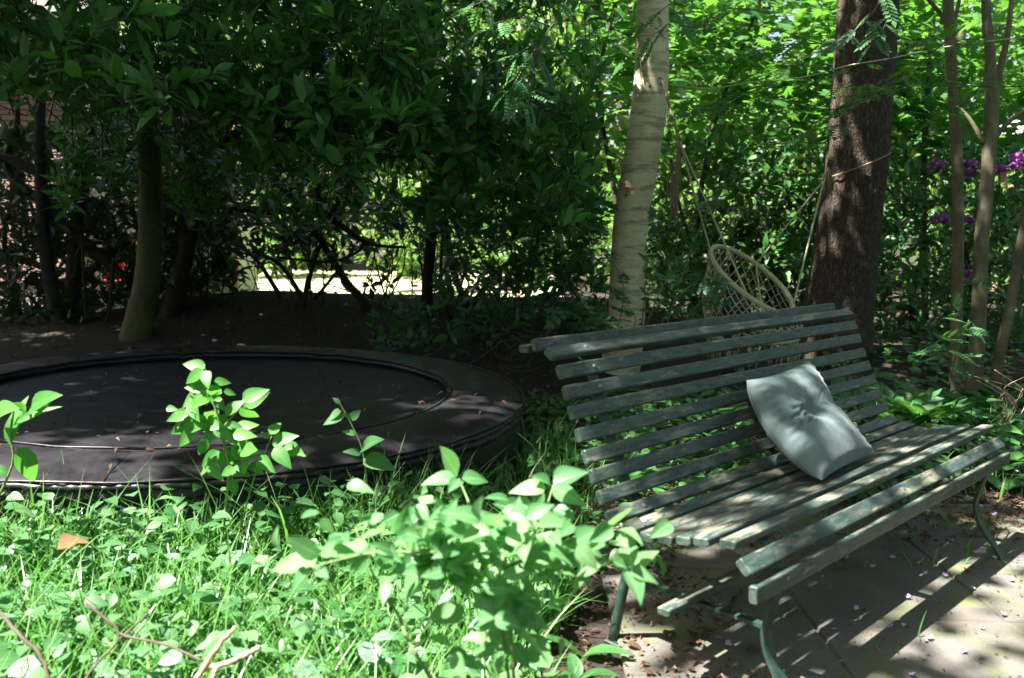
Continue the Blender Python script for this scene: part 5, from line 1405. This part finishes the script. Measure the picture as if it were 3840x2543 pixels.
def cover(n, box, ok, T, mk, ln, zmax, name, label, flat=.9):
    X, Y = field(n, *box, ok); m = len(X); z = rng.uniform(.02, zmax, m)
    a = rng.uniform(0, 6.28, m)
    o = scatter(name, T, np.stack([X, Y, z+gz(X, Y)], 1), np.stack([np.cos(a), np.sin(a), rng.normal(size=m)*.3], 1), rng.normal(size=(m, 3))*(1-flat)*2.2+np.array([0, -.15, 1]), ln*rng.uniform(.55, 1.3, m), M[mk])
    return tag(o, label, name.replace('_', ' ') if len(name) < 14 else 'ground cover', kind='stuff')
cover(5600, (-3.2, .3, 1.35, 3.4), lambda X, Y: ok_front(X, Y) & (hnoise(np.stack([X, Y, 0*X], -1), 2.6, 5)+.3*rng.normal(size=len(X)) > -.15), T_COVER, 'cover', .062, .23, 'ground_cover', 'dense low green leaves growing among the grass')
cover(1200, (-3.2, .3, 1.4, 3.0), lambda X, Y: ok_front(X, Y) & (hnoise(np.stack([X, Y, 0*X], -1), 1.9, 2) > -.1), T_COVER, 'lamium', .07, .21, 'nettle_cover', 'silver-marked dead-nettle leaves among the grass')
cover(1500, (-3.2, .1, 2.75, 3.5), lambda X, Y: ok_front(X, Y) & (np.hypot(X-TC[0], Y-TC[1]) < R2+.45), T_COVER, 'cover', .06, .30, 'weed_cover', 'taller leafy weeds along the front of the trampoline')
cover(1000, (-3.2, .1, 1.5, 3.1), lambda X, Y: ok_front(X, Y), T_LILY, 'cover', .15, .10, 'broad_leaf_cover', 'long broad leaves lying among the grass', .75)
cover(900, (-.3, .62, 3.2, 6.2), lambda X, Y: (np.hypot(X-TC[0], Y-TC[1]) > R2+.02), T_COVER, 'lily', .06, .1, 'low_leaf_cover', 'low leaves along the right side of the trampoline')
cover(2200, (.55, 3.4, 4.0, 6.6), lambda X, Y: X < Y-2.2, T_LILY, 'lily', .11, .10, 'leafy_floor', 'carpet of green leaves on the soil behind the bench', .7)
cover(1500, (2.3, 5.2, 4.3, 8.4), lambda X, Y: Y > 4.2+.0*X, T_COVER, 'lily', .10, .16, 'woodland_cover', 'dark leafy ground cover under the rowans')

# ------------------------------------------------------------------ leaf litter, fallen flowers, twigs
def litter(n, box, ok, ln):
    X, Y = field(n, *box, ok); m = len(X); a = rng.uniform(0, 6.28, m)
    return np.stack([X, Y, gz(X, Y)+rng.uniform(.022, .034, m)*np.where((X > .34) & (Y < 4.1), 1, .4)], 1), np.stack([np.cos(a), np.sin(a), rng.normal(size=m)*.2], 1), rng.normal(size=(m, 3))*.35+np.array([0, 0, 1.]), ln*rng.uniform(.5, 1.3, m)
def edge_ok(X, Y): return (X < .75+.12*np.sin(9*Y)+.25*(Y > 3.5)) & (X > .02+.1*(Y-2.3)) & (np.hypot(X-TC[0], Y-TC[1]) > R2+.01)
Ls = [litter(4200, (-.2, 1.3, 1.6, 4.6), edge_ok, .023), litter(2000, (.6, 3.4, 3.7, 6.0), lambda X, Y: Y > 3.9-.0*X, .04), litter(900, (1.6, 3.4, 3.6, 4.9), lambda X, Y: X > 0, .035), litter(1100, (.5, 3.2, 1.8, 4.1), lambda X, Y: X > 0, .013), litter(1500, (-5.5, 2, 6.8, 10), lambda X, Y: X > -99, .05), litter(600, (.1, .7, 4, 7), lambda X, Y: np.hypot(X-TC[0], Y-TC[1]) > R2+.01, .05)]
P, Y, N, S = (np.concatenate(x) for x in zip(*Ls))
tag(scatter('leaf_litter', T_DRY, P, Y, N, S, M['litter'], width=rng.uniform(.6, 1.1, len(P))), 'dry brown leaves strewn over soil and paving', 'leaf litter', kind='stuff')
P, Y, N, S = litter(900, (-3.3, .0, 3.4, 6.6), lambda X, Y: np.hypot(X-TC[0], Y-TC[1]) < R1-.05, .018); P[:, 2] = .275+.03*((np.hypot(P[:, 0]-TC[0], P[:, 1]-TC[1]))/R1)**2+.012
tag(scatter('leaf_debris', T_SMALL, P, Y*[1, 1, 0], N*[.1, .1, 1], S, M['litter'], width=.7), 'small brown leaf bits lying on the jump mat', 'leaf debris', kind='stuff')
P, Y, N, S = litter(240, (-3.4, .1, 3.2, 6.7), lambda X, Y: np.hypot(X-TC[0], Y-TC[1]) < R2-.05, .036); rr = np.hypot(P[:, 0]-TC[0], P[:, 1]-TC[1]); P[:, 2] = np.where(rr < R1-.03, .278+.03*(rr/R1)**2, .352)
tag(scatter('mat_leaves', T_DRY, P, Y*[1, 1, .2], N*[.3, .3, 1], S, M['litter'], width=.8), 'dry leaves fallen on the trampoline', 'fallen leaves', kind='stuff')
# dry needles
X, Y_ = field(2600, .5, 3.6, 3.3, 5.0, lambda X, Y: Y > 3.75-.25*np.sin(X*3)); m_ = len(X); a = rng.uniform(0, 6.28, m_)
tag(scatter('dry_needles', T_GRASS, np.stack([X, Y_, gz(X, Y_)+.024], 1), np.stack([np.cos(a), np.sin(a), .05*rng.normal(size=m_)], 1), np.tile([0, 0, 1.], (m_, 1)), rng.uniform(.04, .09, m_), M['litter'], width=1.6), 'thin dry needles on the paving edge', 'needles', kind='stuff')
# single large dead leaves
for i, (x, y, s) in enumerate(((1548, 1462, .05), (1740, 1492, .05), (1620, 1490, .045), (1730, 1500, .04), (1448, 1492, .055), (1240, 1478, .05), (1390, 1560, .05), (1490, 1560, .045), (1330, 1420, .05), (1580, 1400, .035), (1680, 1365, .035), (2230, 1320, .035))):
    p = atz(x, y, .024); a = rng.uniform(0, 6.28)
    me = mesh('dead_leaf', T_SAP[0]*[1.25, 1, 1.6]*s, T_SAP[1], M['litter'], True, T_SAP[2], np.full(len(T_SAP[0]), .6))
    o = link('dead_leaf', me); o.location = p+[0, 0, .006]; o.rotation_euler = (rng.normal()*.15, rng.normal()*.2, a)
    tag(o, 'single curled tan leaf lying on the paving by the bench', 'dead leaf', 'tan leaves on the paving')
p = at(140, 1225, 2.75); Tb = leaf_t(ovate(.42), 9, .5, .3, .06); me = mesh('dead_leaf', Tb[0]*[1, 1, 1.2]*.095+.006*hnoise(Tb[0], 9)[:, None]*[0, 0, 1], Tb[1], M['brownleaf'], True, Tb[2], np.full(len(Tb[0]), .75))
o = link('dead_leaf', me); o.location = p+np.array([-.04, .05, -.085]); o.rotation_euler = (R(28), R(20), R(-70)); tag(o, 'large brown dead leaf standing in the grass at the left', 'dead leaf')
# fallen flowers on paving and bench
fm = []
for v_ in range(3):
    k = 5; a = np.arange(k)*2*math.pi/k+rng.normal(size=k)*.3
    X_, Yv, Z_ = frames(np.stack([np.cos(a), np.sin(a), .35+.3*rng.random(k)], 1), np.stack([-.3*np.cos(a), -.3*np.sin(a), np.ones(k)], 1))
    V, F, UV = T_SMALL; W = (X_[:, None]*V[None, :, 0, None]*1.5+Yv[:, None]*V[None, :, 1, None]+Z_[:, None]*V[None, :, 2, None])*.011
    fm.append(mesh('fallen_flower', W.reshape(-1, 3), (F[None]+(np.arange(k)*len(V))[:, None, None]).reshape(-1, 4), M['fallen'], True, np.tile(UV, (k, 1)), np.repeat(rng.random(k), len(V))))
def flower(p, label, group):
    o = link('fallen_flower', fm[rng.integers(3)]); o.location = p; o.rotation_euler = (rng.normal()*.4, rng.normal()*.4, rng.uniform(0, 6)); s = rng.uniform(.8, 1.3); o.scale = (s, s, s)
    tag(o, label, 'flower', group)
for x, y in ((1890, 1320), (1960, 1290), (1880, 1260), (2020, 1310), (2065, 1290), (1660, 1400), (1685, 1488), (1560, 1545), (1615, 1482), (1720, 1425), (1980, 1405), (2060, 1450), (2140, 1480), (2150, 1475), (1945, 1530), (2090, 1445), (2230, 1505), (1760, 1375), (2300, 1290), (2250, 1360), (1930, 1455), (2185, 1330), (2320, 1420), (1850, 1470), (2030, 1500), (2110, 1560), (1775, 1470), (2010, 1250), (2100, 1380), (2340, 1340), (1700, 1540), (2270, 1450)):
    flower(atz(x, y, .028), 'small violet and white flower fallen on the paving', 'flowers fallen on the paving')
for x, y in ((2290, 1130), (2310, 1110), (2340, 1120), (2330, 1170), (2355, 1150), (2350, 1090), (2270, 1170), (2300, 1190), (2240, 1150)):
    flower(atz(x, y, .035), 'small violet flower fallen on the needles beyond the bench', 'flowers fallen on the needles')
for (s, d, z), lab in (((.04, .09, .478), 'violet and white flower lying on the left end of the seat'), ((.62, -.08, .652), 'pale flower caught on a middle slat of the bench back'), ((.70, .03, .485), 'pale violet flower lying beside the cushion')):
    flower(bw(s, d, z), lab, None)
# cut twigs in the grass
def twig(paths, label, mk='twig_pale'):
    b0 = np.asarray(paths[0][0][0]); o = empty('cut_twig', b0); tag(o, label, 'twig')
    for pts, r0, r1 in paths:
        mb = MB(); Q = smooth_path(pts, 20); Q = Q+rng.normal(size=Q.shape)*.0012; mb.tube(Q, np.linspace(r0, r1, 20), 8); mb.build('stem', M[mk], o, b0)
twig([([at(450, 1580, 1.95), at(480, 1530, 1.97), at(515, 1480, 2.0), at(545, 1450, 2.02)], .007, .005), ([at(475, 1545, 1.97), at(520, 1535, 1.97), at(560, 1518, 1.98), at(600, 1498, 1.99)], .007, .0065), ([at(500, 1545, 1.96), at(482, 1600, 1.93)], .006, .005)], 'pale forked cut twig at the bottom of the grass')
twig([([at(195, 1390, 2.1), at(260, 1445, 2.08), at(285, 1470, 2.07), at(380, 1490, 2.05), at(470, 1530, 2.02)], .0035, .003), ([at(285, 1470, 2.07), at(340, 1420, 2.1), at(345, 1400, 2.1)], .003, .002), ([at(285, 1470, 2.07), at(220, 1540, 2.03), at(190, 1580, 2.0)], .003, .003)], 'long reddish dry stem lying across the grass', 'stem_brown')
twig([([at(-20, 1400, 2.05), at(60, 1480, 2.0), at(100, 1530, 1.98), at(120, 1600, 1.95)], .0045, .005)], 'dry brown stem at the bottom left corner', 'stem_brown')
# bare dry twigs under the laurel, in front of the bank
tb = at(1240, 800, 6.9); o = empty('dead_branch', tb); tag(o, 'tangle of bare dead twigs on the ground left of the bench crest', 'branch')
for i in range(26):
    p0 = at(rng.uniform(1130, 1330), rng.uniform(760, 850), rng.uniform(6.6, 7.2)); p0[2] = max(p0[2], .05); d_ = nrm(rng.normal(size=3)*[1, .4, .6]+[0, 0, .35]); L = rng.uniform(.2, .6)
    mb = MB(); mb.tube(smooth_path([p0, p0+d_*L*.5+rng.normal(size=3)*.04, p0+d_*L+rng.normal(size=3)*.06], 10), np.linspace(.004, .0015, 10), 5); mb.build('twig', M['stem_brown'], o, tb)
tb = at(2330, 960, 5.3); o = empty('dead_branch', tb); tag(o, 'bare curling dry twigs at the right edge above the leafy plants', 'branch')
for i in range(9):
    p0 = at(rng.uniform(2290, 2380), rng.uniform(930, 1000), rng.uniform(5.1, 5.5)); L = rng.uniform(.15, .32)
    mb = MB(); mb.tube(smooth_path([p0, p0+np.array([rng.normal()*.04, 0, L*.5]), p0+np.array([rng.normal()*.12, 0, L])], 12), np.linspace(.004, .0015, 12), 5); mb.build('twig', M['twig_pale'], o, tb)
